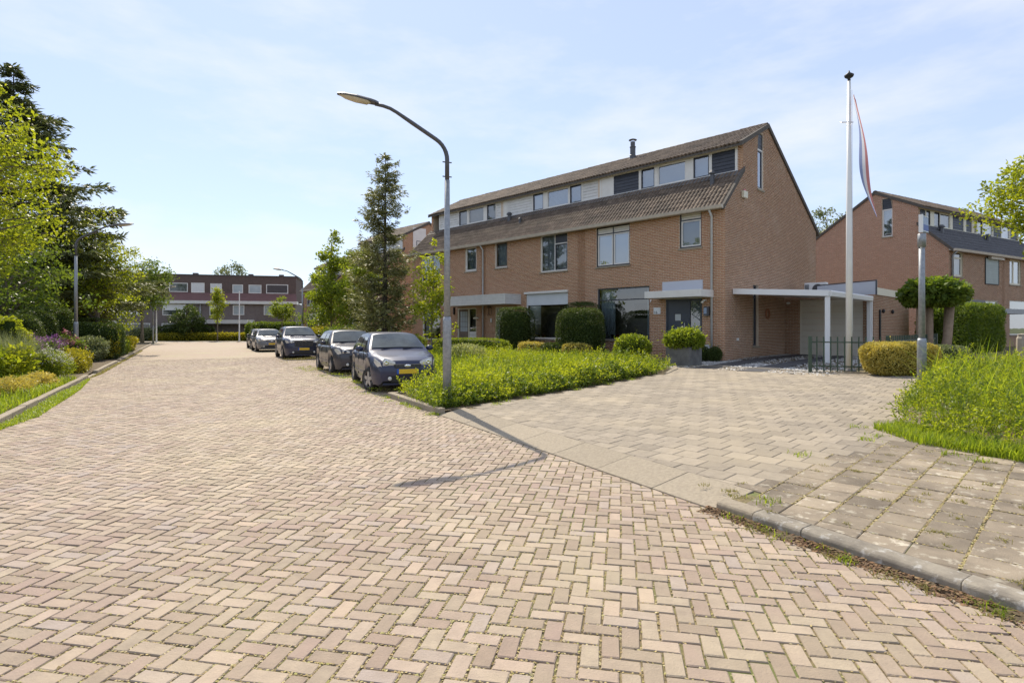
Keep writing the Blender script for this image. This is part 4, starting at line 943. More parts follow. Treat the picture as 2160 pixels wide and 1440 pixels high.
m_ = MB(); m_.prism([(1.2,.24,GH+.46),(GW+.02,.24,GH+.56),(GW+.02,.24,GH+.60),(1.2,.24,GH+.50)], (0,.07,0)); m_.box(GW-.0,GW+.05,.24,.31,GH+.02,GH+.6); mk('parapet_trim', m_, MT['anth'], gr)
m_ = MB(); m_.box(GW-.02,GW+.04,.31,GD,GH+.01,GH+.30); mk('fascia', m_, MT['cream'], gr)
for u in (1.1, 2.6): m_ = MB(); m_.ell(gs(u,1.8,.08), (.06,.06,.09)); mk('wall_lamp', m_, MT['black'], gr)
m_ = MB(); mbox(m_, gs, .72, .84, .1, 1.85, .01, .06); mk('gate_post', m_, MT['black'], gr)
fl = MB(); fl.tube([gf(.12,2.2,0), gf(.12,2.2,.12)], .015, 6); fl.ell(gf(.18,2.18,.16), (.09,.06,.05)); mk('flood_lamp', fl, MT['white2'], gr)
cpt = empty('carport', (*HP(0, .62), .40), ROT); tag(cpt, 'white flat roofed carport against the gable wall', 'carport')
cw, cd = 3.25, 5.05
def slant(u): return 2.52 - .20*u/cw
m_ = MB(); m_.prism([(0.03,-.04,slant(0)-.10),(cw,-.04,slant(cw)-.10),(cw,-.04,slant(cw)+.10),(0.03,-.04,slant(0)+.10)], (0,.10,0)); mk('front_beam', m_, MT['white2'], cpt, bevel=.006)
m_ = MB(); m_.prism([(0.03,.07,slant(0)-.03),(cw-.1,.07,slant(cw)-.03),(cw-.1,.07,slant(cw)+.02),(0.03,.07,slant(0)+.02)], (0,cd-.07,0)); mk('roof_sheet', m_, MT['white2'], cpt)
m_ = MB(); m_.prism([(cw-.09,.07,slant(cw)-.12),(cw+.05,.07,slant(cw)-.10),(cw+.07,.07,slant(cw)+.06),(cw+.03,.07,slant(cw)+.10),(cw-.09,.07,slant(cw)+.10)], (0,cd,0)); mk('side_gutter', m_, MT['white2'], cpt, bevel=.01)
for y in (.0, cd-.1): m_ = MB(); m_.box(cw-.13,cw+.0,y,y+.13,-.25,slant(cw)-.11); mk('post', m_, MT['white2'], cpt, bevel=.006)
m_ = MB(); m_.box(cw-.02,cw+.05,cd-.06,cd+.02,.0,slant(cw)-.12); mk('rain_pipe', m_, MT['white2'], cpt)
ac = empty('air_conditioner', (*HP(-.55, 6.4), .45+GH+.02), ROT); tag(ac, 'white outdoor air conditioner unit on the garage roof', 'air conditioner')
m_ = MB(); m_.box(0,.85,0,.35,.05,.62); mk('casing', m_, MT['white2'], ac, bevel=.02)
m_ = MB(); m_.lathe([(.22,0),(.22,.02)], 20, (.55,-.025,.33), axis='y'); mk('fan_grille', m_, MT['darkmetal'], ac)
for k in range(6): m_ = MB(); m_.box(.03+.03*k,.045+.03*k,-.012,-.001,.12,.55); mk('louvre', m_, MT['darkmetal'], ac)

# --- far dark apartment row
fb = empty('apartment_building', (-50.6, 67.5, 0), R(14)); fb.scale = (.95,.95,.95); tag(fb, 'long dark brick building with flat roof and white roller shutters at the street end', 'building')
FL = 24.6; ff = lambda u, z, o: (u, -o, z); fu = lambda u, z, o: (u, 1.2-o, z)
def fwin(mp, a, b, c, d, kind):
    m_ = MB(); frame(m_, mp, a, b, c, d, .10, .0, .06); w_ = mk('window', m_, MT['white'], fb)
    if kind in ('shut', 'shutd'):
        n = 8
        for k in range(n): h = (d-c-.2)/n; m2 = MB(); mbox(m2, mp, a+.1, b-.1, c+.1+k*h, c+.1+(k+1)*h-.02, .02, .045); mk('shutter_slat', m2, MT['shutter_w' if kind == 'shut' else 'shutter_d'], w_)
    else:
        m2 = MB(); m2.q(mp(a+.1,c+.1,.025), mp(b-.1,c+.1,.025), mp(b-.1,d-.1,.025), mp(a+.1,d-.1,.025)); mk('pane', m2, MT['frost' if kind == 'pale' else 'carglass'], w_)
        if kind == 'half':
            m2 = MB(); mbox(m2, mp, a+.1, b-.1, c+(d-c)*.45, d-.1, .03, .05); mk('roller_shutter', m2, MT['shutter_w'], w_)
m_ = MB(); m_.box(0,FL,0,9,-.2,5.0); mk('wall', m_, MT['farbrick'], fb)
m_ = MB(); m_.box(0,FL,1.2,9,5.2,8.55); mk('upper_wall', m_, MT['fartop'], fb)
m_ = MB(); m_.q((7.5,-.35,5.15),(FL+.3,-.35,5.15),(FL,1.19,6.25),(8,1.19,6.25)); rf_ = mk('mansard_roof', m_, MT['farroof'], fb)
m_ = MB(); m_.q((0,-.35,5.15),(7.5,-.35,5.15),(8,1.19,6.25),(0,1.19,6.25)); mk('mansard_roof', m_, MT['fartop'], fb)
m_ = MB(); m_.box(-.3,FL+.3,-.4,1.3,4.75,5.14); mk('fascia', m_, MT['white'], fb)
m_ = MB(); m_.box(-.1,FL+.1,1.1,9.1,8.56,8.66); mk('roof_edge', m_, MT['darkmetal'], fb)
for a, b, c, d, k in ((.5,2.6,6.35,7.6,'shut'),(4.2,7.4,6.3,7.6,'shut'),(9.0,11.2,6.3,7.5,'glass'),(11.6,13.2,6.25,7.55,'shut'),(13.9,15.3,6.25,7.5,'shut'),(16.6,17.9,6.25,7.4,'pale'),(18.6,20.2,6.25,7.4,'pale'),(20.8,23.6,6.25,7.5,'shutd')): fwin(fu, a, b, c, d, k)
for a, b, c, d, k in ((3.9,6.0,3.2,4.7,'shut'),(8.6,11.3,3.2,4.7,'half'),(14.1,15.5,3.25,4.65,'half'),(16.9,18.3,3.3,4.6,'pale'),(20.7,23.6,3.3,4.65,'pale'),(4.0,7.2,.6,2.2,'glass'),(8.5,11.5,.7,2.2,'glass'),(.5,1.5,3.2,4.7,'shut')): fwin(ff, a, b, c, d, k)
for a, b in ((0,3.7),(11.5,FL-5)): m_ = MB(); mbox(m_, ff, a, b, 2.15, 2.65, .0, .9); mk('canopy', m_, MT['white'], fb)
for a in (1.0, 12.2): m_ = MB(); mbox(m_, ff, a, a+1.3, 0, 2.1, .0, .04); mk('entrance_door', m_, MT['shutter_d'], fb)
for x in (3.9, 13.0): pipe(fb, [(x,-.05,4.7),(x,-.05,0)], .06, 'pvc')
for x in (3.0, 11.0, 18.0, 22.0): m_ = MB(); m_.box(x,x+.6,4,4.6,8.6,9.1); mk('chimney', m_, MT['fartop'], fb)

# ================================================================== VEGETATION
def unit(v): return v/np.maximum(np.linalg.norm(v, axis=-1, keepdims=True), 1e-9)
def leaf_quads(P, L_, wr=.5, up=.6, out=None, outw=0., g=None, droop=0.):
    """diamond leaves at P; up biases normals upward, out pulls the leaf axis outward"""
    g = g or rng; n = len(P); L_ = np.broadcast_to(L_, (n,))*g.uniform(.65,1.25,n)
    d = g.normal(0,1,(n,3)); d[:,2] -= droop
    if out is not None: d = unit(d) + out*outw
    d = unit(d); nm = g.normal(0,1,(n,3)); nm[:,2] += up*3; nm = unit(nm - d*np.sum(nm*d,1,keepdims=True)); w = np.cross(d, nm)
    fold = nm*(L_*.10)[:,None]; h = d*(L_*.5)[:,None]; ww = w*(L_*wr*.5)[:,None]
    return np.stack([P, P+h*.9+ww+fold, P+h*2, P+h*.9-ww+fold], 1).reshape(-1,3)
def blades(P, h, w=.012, lean=.35, g=None, segs=2):
    """bent grass blades, each three narrow quads folded to a point"""
    g = g or rng; n = len(P); h = np.broadcast_to(h,(n,))*g.uniform(.5,1.25,n); th = g.random(n)*6.283
    d = np.stack([np.cos(th), np.sin(th), np.zeros(n)],1); s = np.stack([-np.sin(th), np.cos(th), np.zeros(n)],1)*w*g.uniform(.6,1.3,n)[:,None]
    ln = lean*g.uniform(.2,1.8,n)*h; Z = np.array([0,0,1.])
    p0 = P; p1 = P+Z*(h*.55)[:,None]+d*(ln*.28)[:,None]; p2 = P+Z*(h*np.where(ln > h*.5,.86,1.))[:,None]+d*ln[:,None]
    q1 = np.stack([p0-s*.5, p0+s*.5, p1+s*.45, p1-s*.45],1); q2 = np.stack([p1-s*.45, p1+s*.45, p2+s*.06, p2-s*.06],1)
    return np.concatenate([q1,q2],1).reshape(-1,3), np.repeat(g.random(n),2)
def wob(P, seed, f=1.):
    r = np.random.default_rng(seed); s = np.zeros(len(P))
    for k in range(5):
        w = r.normal(0, f*(1+.5*k), P.shape[1]); s += np.sin(P@w + r.random()*6.28)/(1+.4*k)
    return s/2.6
def bush(name, label, cat, loc, dims, lf, leaf=.05, n=3000, p=2.5, rz=0., group=None, core=True, rough=.10, fuzz=.03, seed=1, wr=.5, up=.3, lift=0., outw=.8, stem=None, flowers=None):
    """clipped or loose shrub: leaves on a superellipsoid of half sizes dims standing on loc"""
    g = np.random.default_rng(seed); root = empty(name, loc, rz); tag(root, label, cat, group); n = int(n*1.9); leaf *= 1.15
    D = unit(g.normal(0,1,(n,3))); D[:,2] = np.abs(D[:,2])*np.where(g.random(n) < .55, 1, -1) if lift else D[:,2]
    a, b, c = dims; rr = (np.abs(D[:,0])**p+np.abs(D[:,1])**p+np.abs(D[:,2])**p)**(-1/p)
    rr *= 1 + rough*wob(D*2, seed) - np.abs(g.normal(0, fuzz, n))
    P = D*rr[:,None]*np.array([a,b,c]); P[:,2] += c + lift
    P += g.normal(0, leaf*.25, P.shape)
    keep = P[:,2] > .01; P = P[keep]; D = D[keep]
    V = leaf_quads(P, leaf, wr, up, unit(D*np.array([1/a,1/b,1/c])), outw, g)
    t = np.clip(g.random(len(P))*.75 + .25*np.clip(wob(P*3, seed+5),-1,1)+.1, 0, 1)
    npmesh('foliage', V, 4, LF[lf], t, root)
    if fuzz < .2 and n > 3000:      # stray shoots beyond the clipped outline
        k = 26 if p > 2.9 else 40; i = g.choice(len(P), k); Dn = unit(unit(D[i]*np.array([1/a,1/b,1/c]))+np.array([0,0,.6])+g.normal(0,.25,(k,3))); uu = np.linspace(0,1,6)[None,:,None]
        Q = (P[i][:,None,:]+Dn[:,None,:]*uu*(leaf*g.uniform(1.,3.2,k))[:,None,None]).reshape(-1,3); npmesh('stray_shoots', leaf_quads(Q, leaf*.9, wr, up, np.repeat(Dn,6,0), .7, g), 4, LF[lf], g.uniform(.4,1,len(Q)), root, kind='stuff')
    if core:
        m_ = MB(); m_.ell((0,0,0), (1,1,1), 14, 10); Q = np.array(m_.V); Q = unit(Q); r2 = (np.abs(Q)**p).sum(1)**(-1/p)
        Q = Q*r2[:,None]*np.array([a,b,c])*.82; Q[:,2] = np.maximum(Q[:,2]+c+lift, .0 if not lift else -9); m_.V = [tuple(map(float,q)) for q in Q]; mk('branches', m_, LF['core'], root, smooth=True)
    if stem:
        m_ = MB().tube([(0,0,-.1),(0.01,.02,lift*.5),(0,0,lift+.1)], [stem*1.2,stem,stem*.8], 7); mk('stem', m_, MT['bark'], root)
    if flowers:
        lfm, m, sz = flowers; idx = g.choice(len(P), m); Q = P[idx]; Q = Q[Q[:,2] > c*.8]; Q = Q+np.array([0,0,sz*1.4]); cl = np.repeat(Q, 14, 0)+g.normal(0, sz*.6, (len(Q)*14,3))
        npmesh('blossom', leaf_quads(cl, sz*.8, .8, .5, g=g), 4, LF[lfm], g.random(len(cl)), root)
    return root
def ground_cover(name, label, cat, poly, h, lf, n, leaf=.05, zf=lotz, seed=3, kind='stuff', wr=.4, outw=.0, up=.4, stalk=.55, edge=.35, shoot=0.):
    """dense low planting: arching shoots set with leaves (shoot > 0) or single leaves through a lumpy layer"""
    g = np.random.default_rng(seed); per = 13 if shoot else 1; ns = n//per; P = sample(poly, ns, g); pa = np.array(poly)
    d = np.full(len(P), 9.)
    for p, q in zip(pa, np.roll(pa, -1, 0)):
        e = q-p; t = np.clip(((P-p)@e)/(e@e), 0, 1); d = np.minimum(d, np.linalg.norm(P-(p+t[:,None]*e),axis=1))
    hh = h*(.72+.38*wob(P, seed, 1.1)+.34*wob(P, seed+1, 3.2)+.10*g.normal(0,1,ns))*np.clip(.40+d/edge*.6, 0, 1); hh = np.maximum(hh, .06)
    tone = .5+.34*wob(P, seed+9, .9)+.16*wob(P, seed+11, 3.)
    if shoot:
        th = g.random(ns)*6.283; tl = g.uniform(.15,1.0,ns); D = np.stack([np.cos(th)*tl, np.sin(th)*tl, np.ones(ns)],1); D = unit(D)
        Ls = shoot*g.uniform(.5,1.5,ns); z0 = zf(P[:,0],P[:,1]) + np.maximum(0, hh-Ls*.75)*g.uniform(.35,1,ns)
        u = np.linspace(.08,1,per)[None,:]+g.normal(0,.02,(ns,per)); B = np.stack([P[:,0],P[:,1],z0],1)
        Q = B[:,None,:]+D[:,None,:]*(u*Ls[:,None])[...,None]; Q[:,:,2] -= (u**2)*(Ls*tl*.45)[:,None]
        Q = Q.reshape(-1,3); dirs = np.repeat(D,per,0); side = np.cross(dirs, g.normal(0,1,(ns*per,3)))
        V = leaf_quads(Q, leaf, wr, up, unit(dirs*.8+unit(side)), 2.5, g)
        t = np.clip(np.repeat(tone,per)+g.normal(0,.16,ns*per)+.18*(np.tile(np.linspace(0,1,per),ns)-.5), 0, 1)
    else:
        z = zf(P[:,0], P[:,1]) + hh*(1-np.abs(g.normal(0,stalk,ns))**1.5).clip(0.02,1.05)
        V = leaf_quads(np.stack([P[:,0], P[:,1], z],1), leaf, wr, up, np.tile([0,0,1.],(ns,1)), outw, g); t = np.clip(tone+g.normal(0,.25,ns), 0, 1)
    o = npmesh(name, V, 4, LF[lf], t); tag(o, label, cat, kind=kind); return o
def grass(name, label, poly, n, h, lf='grass', zf=lotz, w=.012, lean=.35, seed=5, parent=None):
    g = np.random.default_rng(seed); P = sample(poly, n, g); hh = h*(.8+.4*wob(P, seed, 1.5)).clip(.35)
    V, t = blades(np.stack([P[:,0],P[:,1],zf(P[:,0],P[:,1])-.02],1), hh, w, lean, g)
    o = npmesh(name, V, 4, LF[lf], t, parent); tag(o, label if not parent else None, 'grass' if not parent else None, kind='stuff'); return o
def tree(name, label, loc, H_, trunk_h, rx, lf, leaf=.08, ncl=60, per=140, cr=.45, trunk_r=.09, bark='bark', seed=1, group=None, ry=None, lean=(0,0), top=.5, flat=.0, shell=.55, droop=.3, cat='tree', squash=.75):
    """trunk, limbs reaching to leaf clusters spread through the crown's volume"""
    g = np.random.default_rng(seed); root = empty(name, loc); tag(root, label, cat, group); ry = ry or rx
    cz = (trunk_h+H_)/2; hz = (H_-trunk_h)/2
    D = unit(g.normal(0,1,(ncl,3))); rad = shell + (1-shell)*g.random(ncl)**.6; rad[g.random(ncl) < .25] *= .5
    rad = rad*(1+.22*wob(D*2, seed, 1.5)); Cc = D*rad[:,None]*np.array([rx,ry,hz])
    tz = Cc[:,2]/hz; f = np.where(tz > 0, 1-top*tz**1.5, 1.); Cc[:,0] *= f; Cc[:,1] *= f
    Cc[:,2] += cz; Cc[:,0] += lean[0]*Cc[:,2]/H_; Cc[:,1] += lean[1]*Cc[:,2]/H_
    m_ = MB(); tp = [(lean[0]*t*.9+.06*math.sin(3*t+seed), lean[1]*t*.9+.05*math.sin(4*t), H_*t*.92) for t in np.linspace(0,1,8)]; tp[0] = (0,0,-.15)
    m_.tube(tp, [trunk_r*(1.25 if k == 0 else 1-.85*k/7.5) for k in range(8)], 9)
    for c in Cc:
        z0 = max(trunk_h*.85, c[2]-g.uniform(.25,.6)*math.hypot(c[0],c[1])-.2); z0 = min(z0, H_*.88); t = z0/(H_*.92); bx, by = lean[0]*t*.9+.06*math.sin(3*t+seed), lean[1]*t*.9+.05*math.sin(4*t)
        s_ = Vector((bx,by,z0)); e_ = Vector(c); mid = s_.lerp(e_,.55)+Vector((0,0,.12*(e_-s_).length))
        r0 = trunk_r*(1-.8*t)*.45; m_.tube([s_, mid, e_], [r0, r0*.6, r0*.18], 5, caps=False)
    mk('trunk', m_, MT[bark], root, smooth=True)
    n = ncl*per; ci = g.integers(0, ncl, n); sz = cr*g.uniform(.6,1.3,ncl)[ci]
    P = Cc[ci] + unit(g.normal(0,1,(n,3)))*(sz*g.random(n)**.45)[:,None]*np.array([1,1,squash])
    # some leaves along the limbs
    k = int(n*.12); j = g.integers(0,ncl,k); tt = g.uniform(.45,1,k); P[:k] = np.stack([Cc[j,0]*tt, Cc[j,1]*tt, trunk_h+(Cc[j,2]-trunk_h)*tt],1)+g.normal(0,cr*.3,(k,3))
    V = leaf_quads(P, leaf, .55, .25, g=g, droop=droop)
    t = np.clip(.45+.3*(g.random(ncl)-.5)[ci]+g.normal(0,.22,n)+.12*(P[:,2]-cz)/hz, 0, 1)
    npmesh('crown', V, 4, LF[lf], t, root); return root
def conifer(name, label, loc, H_, Rb, lf='needle', z0=.6, layers=34, nb=9, seed=1, droop=.25, twig=.22, tw=.035, dens=26, bark='bark_dark', trunk_r=.14, group=None, power=.85, upturn=.25, jit=.25, lat=.32):
    g = np.random.default_rng(seed); root = empty(name, loc); tag(root, label, 'tree', group); m_ = MB()
    m_.tube([(0,0,-.2),(0,0,H_*.5),(0.02,0,H_)], [trunk_r*1.2,trunk_r*.6,.015], 8); PP = []; DD = []
    for i in range(layers):
        f = i/(layers-1); z = z0+(H_-z0)*f**.95; r = Rb*(1-f)**power + .12
        for b in range(max(4,int(nb*(1-.45*f)))):
            if g.random() < .08: continue
            th = g.random()*6.283; rr = r*g.uniform(1-jit*1.6,1+jit*.6); zz = z+g.normal(0,.07)
            tt = np.linspace(0,1,6); dz = rr*(-droop*np.sin(tt*2.0)*1.1+upturn*tt**3) + .25*f*rr*tt
            pts = np.stack([np.cos(th)*rr*tt, np.sin(th)*rr*tt, zz+dz],1); m_.tube([tuple(p) for p in pts[[0,2,5]]], [.03*(1-f)+.008,.015,.004], 4, caps=False)
            k = int(dens*rr)+6; u = g.uniform(.12,1,k)**.75; base = np.stack([np.interp(u,tt,pts[:,j]) for j in range(3)],1)
            out = np.array([math.cos(th),math.sin(th),0]); sd_ = np.array([-math.sin(th),math.cos(th),0])
            lt_ = g.normal(0,1,k)*lat*rr*(1-u*.65)*.6
            PP.append(base+sd_*lt_[:,None]+np.array([0,0,-.05])*np.abs(lt_)[:,None]+g.normal(0,.03,(k,3))); DD.append(unit(out*1.0+sd_*np.sign(lt_)[:,None]*.7+g.normal(0,.35,(k,3))+np.array([0,0,-.15])))
    mk('trunk', m_, MT[bark], root)
    P = np.concatenate(PP); D = np.concatenate(DD); P = np.repeat(P,3,0)+g.normal(0,.05,(len(P)*3,3)); D = np.repeat(D,3,0)
    V = leaf_quads(P, twig, tw/twig, .6, D, 2.2, g); t = np.clip(g.random(len(P))*.8+.2*(np.hypot(P[:,0],P[:,1])/Rb),0,1)
    npmesh('crown', V, 4, LF[lf], t, root); return root

zl = lambda x, y: np.zeros_like(x)+.075
def PX(px, Y): return (px-1080)*Y/1200
# ---- big planting bed in the middle
BED = [(-1.45,10.5),(-.62,11.1),(.48,12.25),(2.05,13.85),(4.25,16.4),(4.95,17.8),(3.95,19.2),(-4.9,28.2),(-7.2,25.7),(-1.15,14.35),(-2.55,13.05),(-2.0,11.6)]
ground_cover('ground_cover', 'bright yellow green ground cover filling the central planting bed', 'ground cover', BED, .62, 'cover', 125000, .058, seed=3, up=.2, shoot=.34)
ground_cover('leafy_undergrowth', 'darker green shoots mixed through the central bed', 'ground cover', BED, .60, 'mid', 50000, .06, seed=19, up=.2, shoot=.3)
ground_cover('leafy_undergrowth', 'darker broad leaves at the front edge of the central bed', 'ground cover', [(-1.4,10.55),(-.6,11.15),(.5,12.3),(2.1,13.9),(4.2,16.45),(3.6,16.6),(1.5,14.4),(-.3,12.9),(-2.0,11.9)], .40, 'mid', 16000, .075, seed=4, up=.5, wr=.55)
grass('bed_grass', 'tall grass growing through the central bed', [(-1.0,12.5),(1.5,14.2),(3.9,17.5),(-3.9,26.8),(-6.6,25),(-1.2,14.6)], 4200, .68, 'grass', seed=6, w=.014)
bush('variegated_shrub', 'pale variegated shrub in the middle of the planting bed', 'shrub', (*HP(6.0,-7.2), .2), (.8,.6,.42), 'variegated', .06, 2600, 2.2, core=False, rough=.3, fuzz=.25, seed=31)
# ---- right bed with tall grass
RB = [(5.45,8.1),(5.35,7.0),(5.55,6.2),(6.6,5.4),(12,4.2),(16,10),(12.5,14.6),(9.6,12.9),(8.3,11.6),(7.3,10.45)]
ground_cover('ground_cover', 'bright green leafy ground cover in the right hand bed', 'ground cover', RB, .70, 'cover', 95000, .050, seed=13, up=.2, shoot=.32)
ground_cover('leafy_undergrowth', 'darker green shoots mixed into the right hand bed', 'ground cover', RB, .72, 'mid', 45000, .055, seed=18, up=.2, shoot=.3)
grass('tall_grass', 'tall arching grass standing in the right hand bed', [(5.9,8.0),(6.2,6.6),(12,5.5),(14,9.5),(11.8,13.6),(9.3,12.4),(7.4,10.3)], 2600, 1.05, 'grass', seed=14, w=.015, lean=.6)
grass('edge_grass', 'short grass fringe along the edge of the right hand bed', [(5.0,7.9),(4.95,6.9),(5.4,5.9),(6.6,5.1),(6.9,5.6),(5.8,6.6),(5.7,8.3)], 6500, .16, 'grass', seed=15, w=.010, lean=.5)
# ---- weeds in joints and along kerbs
WG = np.random.default_rng(55)
def tufts(name, label, pts, lf='grass', n=60, h=.07, spread=.06, w=.008, zf=None):
    Ps = []
    for x, y in pts:
        z = 0. if (x*N2[0]+y*N2[1]) < NR+.05 and (x*N2[0]+y*N2[1]) > NL else float(lotz(x, y)); k = WG.integers(n//2, n); Q = np.concatenate([np.array([x,y])+WG.normal(0,spread,(k,2)), np.full((k,1), z-.01)],1); Ps.append(Q)
    P = np.concatenate(Ps); V, t = blades(P, h, w, .8, WG); tag(npmesh(name, V, 4, LF[lf], t), label, 'weeds', kind='stuff')
kp = [nn(NR-.05+WG.normal(0,.03), a) for a in np.concatenate([WG.uniform(-.5,3.4,11), WG.uniform(9.6,12.6,14)])]
tufts('kerb_weeds', 'green weeds growing along the foot of the right hand kerb', kp, 'grass', 60, .06, .045)
tufts('dry_weeds', 'dry yellow grass in the gutter along the right hand kerb', [nn(NR-.08+WG.normal(0,.03), a) for a in WG.uniform(-1,3.4,24)], 'drygrass', 60, .035, .05)
pv = [c for c in cand2 if c[2] == 1]; pl = [pv[i] for i in WG.integers(0,len(pv),60)]
tufts('joint_weeds', 'dry weeds in the joints of the old grey slabs', [(c[0]+G2[0]*.15+E2[0]*WG.uniform(-.15,.15), c[1]+G2[1]*.15+E2[1]*WG.uniform(-.15,.15)) for c in pl], 'drygrass', 40, .03, .025, .006)
tufts('forecourt_weeds', 'scattered grass tufts in the slab joints of the forecourt', [(4.5,7.2),(4.75,7.4),(3.3,6.5),(4.9,8.0),(2.2,4.9),(-.3,10.95),(-.1,11.3),(.3,11.7),(1.5,13.0),(2.4,13.9),(3.1,14.8),(4.9,6.4),(5.0,6.1)], 'grass', 60, .06, .06)
kp = [nn(NR+WG.uniform(-.1,2.0), WG.uniform(12.9,30)) for _ in range(160)]
tufts('bay_weeds', 'moss and grass growing in the parking bay', kp, 'drygrass', 46, .03, .16, .010)
tufts('bay_edge_weeds', 'green weeds along the outer line of the parking bay', [nn(NR+WG.normal(0,.12), WG.uniform(11.5,24)) for _ in range(46)], 'grass', 46, .045, .10, .009)
# ---- gardens in front of the terrace
def at_house(px, v): s = s_at(px, v); x, y = HP(s, v); return (x, y, float(lotz(x, y))-.02)
def Hz(y_px, Y, z0): return 1.6+(690-y_px)*Y/1200-z0
p = at_house(1087,-1.5); bush('clipped_yew', 'dark clipped yew block right below the white boarded canopy', 'yew', p, (.86,.6,Hz(648,p[1],p[2])/2), 'yew', .045, 9000, 5, ROT, 'clipped yews in the front gardens', rough=.05, fuzz=.035, seed=41)
p = at_house(1224,-2.2); bush('clipped_yew', 'large rounded clipped yew between the two living room windows', 'yew', p, (.88,.7,Hz(651,p[1],p[2])/2), 'yew', .045, 12000, 5, ROT, 'clipped yews in the front gardens', rough=.05, fuzz=.035, seed=42)
p = at_house(1227,-.85); bush('clipped_yew', 'taller clipped yew standing against the wall behind the rounded one', 'yew', p, (.78,.5,Hz(638,p[1],p[2])/2), 'yew', .045, 7000, 5, ROT, 'clipped yews in the front gardens', rough=.05, fuzz=.035, seed=43)
p = HP(10.2,-3.6); bush('low_hedge', 'low bright green box hedge below the white living room window', 'hedge', (*p,.25), (2.6,.32,.42), 'fresh', .045, 9000, 6, ROT, 'low hedges along the front gardens', rough=.05, seed=44)
p = HP(14.6,-3.4); bush('low_hedge', 'short low box hedge in front of the brown glazed door', 'hedge', (*p,.22), (.85,.32,.45), 'fresh', .045, 3500, 6, ROT, 'low hedges along the front gardens', rough=.05, seed=45)
for k, (s, c, lab) in enumerate(((6.9,'golden','golden low shrub beside the large rounded yew'),(5.6,'yew','brown green low hedge block between two golden shrubs'),(4.5,'golden','golden low shrub next to the round green bush'))):
    p = HP(s,-2.9); bush('low_shrub', lab, 'shrub', (*p,.33), (.6,.34,.32), c, .05, 2600, 4, ROT, 'low shrubs under the end house window', rough=.1, seed=46+k)
p = at_house(1331,-2.5); bush('round_bush', 'round light green bush under the right end of the living room window', 'bush', p, (.62,.6,.5), 'fresh', .07, 3200, 2.2, rough=.12, seed=50, fuzz=.06)
for k, (px, lab) in enumerate(((1484,'small round box ball left of the white downpipe'),(1508,'small round box ball right of the white downpipe'))):
    p = at_house(px,-.45); bush('box_ball', lab, 'box ball', p, (.24,.24,.26), 'yew', .03, 2200, 2.1, rough=.05, seed=51+k, group='box balls by the door')
# planter
p = at_house(1443,-2.55); pl_ = empty('planter', p, ROT); tag(pl_, 'square dark grey planter before the blue front door', 'planter')
m_ = MB(); m_.prism([(-.42,-.42,0),(.42,-.42,0),(.42,.42,0),(-.42,.42,0)], (0,0,.62)); mk('pot', m_, MT['planter'], pl_, bevel=.015)
m_ = MB(); frame(m_, lambda u, z, o: (u, z, o), -.425, .425, -.425, .425, .05, .62, .635); mk('pot_rim', m_, MT['planter'], pl_)
bush('planter_shrub', 'glossy light green shrub growing in the dark planter', 'shrub', (p[0],p[1],p[2]+.52), (.62,.6,.34), 'variegated' if 0 else 'fresh', .085, 2600, 2.2, rough=.08, fuzz=.08, seed=55, wr=.5)
# sapling and shrubs near the lamp
tree('sapling', 'slender young tree with yellow green leaves beside the front street lamp', (PX(913,23.5),23.5,.25), 4.8, .7, 1.0, 'spring', .14, 56, 44, .30, .04, seed=61, top=.75, shell=.4)
p = HP(17.6,-3.2); bush('viburnum', 'shrub with white flower heads behind the nearest car', 'shrub', (*p,.2), (1.1,.8,.62), 'mid', .08, 3000, 2.3, rough=.15, seed=62, fuzz=.08, flowers=('petalwhite',70,.09))
p = HP(19.8,-3.4); bush('shrub', 'pale leafy shrub left of the white flowering one', 'shrub', (*p,.2), (1.0,.8,.7), 'sage', .07, 2400, 2.2, rough=.2, seed=63, fuzz=.15)
wp = empty('wooden_screen', (*HP(19.9,-1.2),.3), ROT); tag(wp, 'weathered wooden board screen left of the terrace', 'screen')
for k in range(6): m_ = MB(); m_.box(-.9+.16*k,-.76+.16*k,0,.04,0,1.75-.05*(k % 2)); mk('board', m_, MT['wood'], wp)
m_ = MB(); m_.box(-2.2,-.95,0,.05,.9,1.0); m_.box(-2.2,-.95,0,.05,.3,.4); mk('rail', m_, MT['wood'], wp)
# spruce and neighbours
conifer('spruce', 'tall narrow spruce rising behind the parked cars', (PX(812,26.5),26.5,.15), 9.35, 1.55, 'needle', z0=1.3, layers=36, nb=10, seed=71, droop=.18, upturn=.26, twig=.19, tw=.05, dens=22, power=.52, jit=.45)
tree('young_tree', 'airy young tree left of the spruce, taller of the two', (PX(700,38),38,.15), 7.7, 1.0, 1.5, 'fresh', .19, 80, 90, .5, .07, seed=72, top=.6, shell=.4, group='young trees beyond the cars')
tree('young_tree', 'dense yellow green tree close behind the spruce', (PX(758,36),36,.15), 6.8, .8, 1.7, 'fresh', .18, 80, 100, .5, .07, seed=73, top=.4, shell=.45, group='young trees beyond the cars')
tree('young_tree', 'low leafy tree at the far end of the car row', (PX(676,44),44,.15), 4.6, .6, 1.6, 'mid', .17, 46, 60, .55, .06, seed=74, top=.4, group='young trees beyond the cars')
for k, (px, Y, sx, sz, c, lab) in enumerate(((735,33,1.6,.75,'mid','dark leafy shrub behind the second parked car'),(690,40,1.3,.7,'yellow','yellow green shrub behind the third parked car'),(790,29,1.3,.55,'sage','grey green shrub at the foot of the spruce'),(655,46,1.1,.6,'mid','small dark shrub beside the far lamp post'),(845,26,1.0,.5,'fresh','light green shrub right of the spruce foot'))):
    bush('garden_shrub', lab, 'shrub', (PX(px,Y),Y,.15), (sx,.9,sz), c, .11, 2600, 2.3, rough=.25, fuzz=.12, seed=80+k, group='shrubs behind the parked cars')
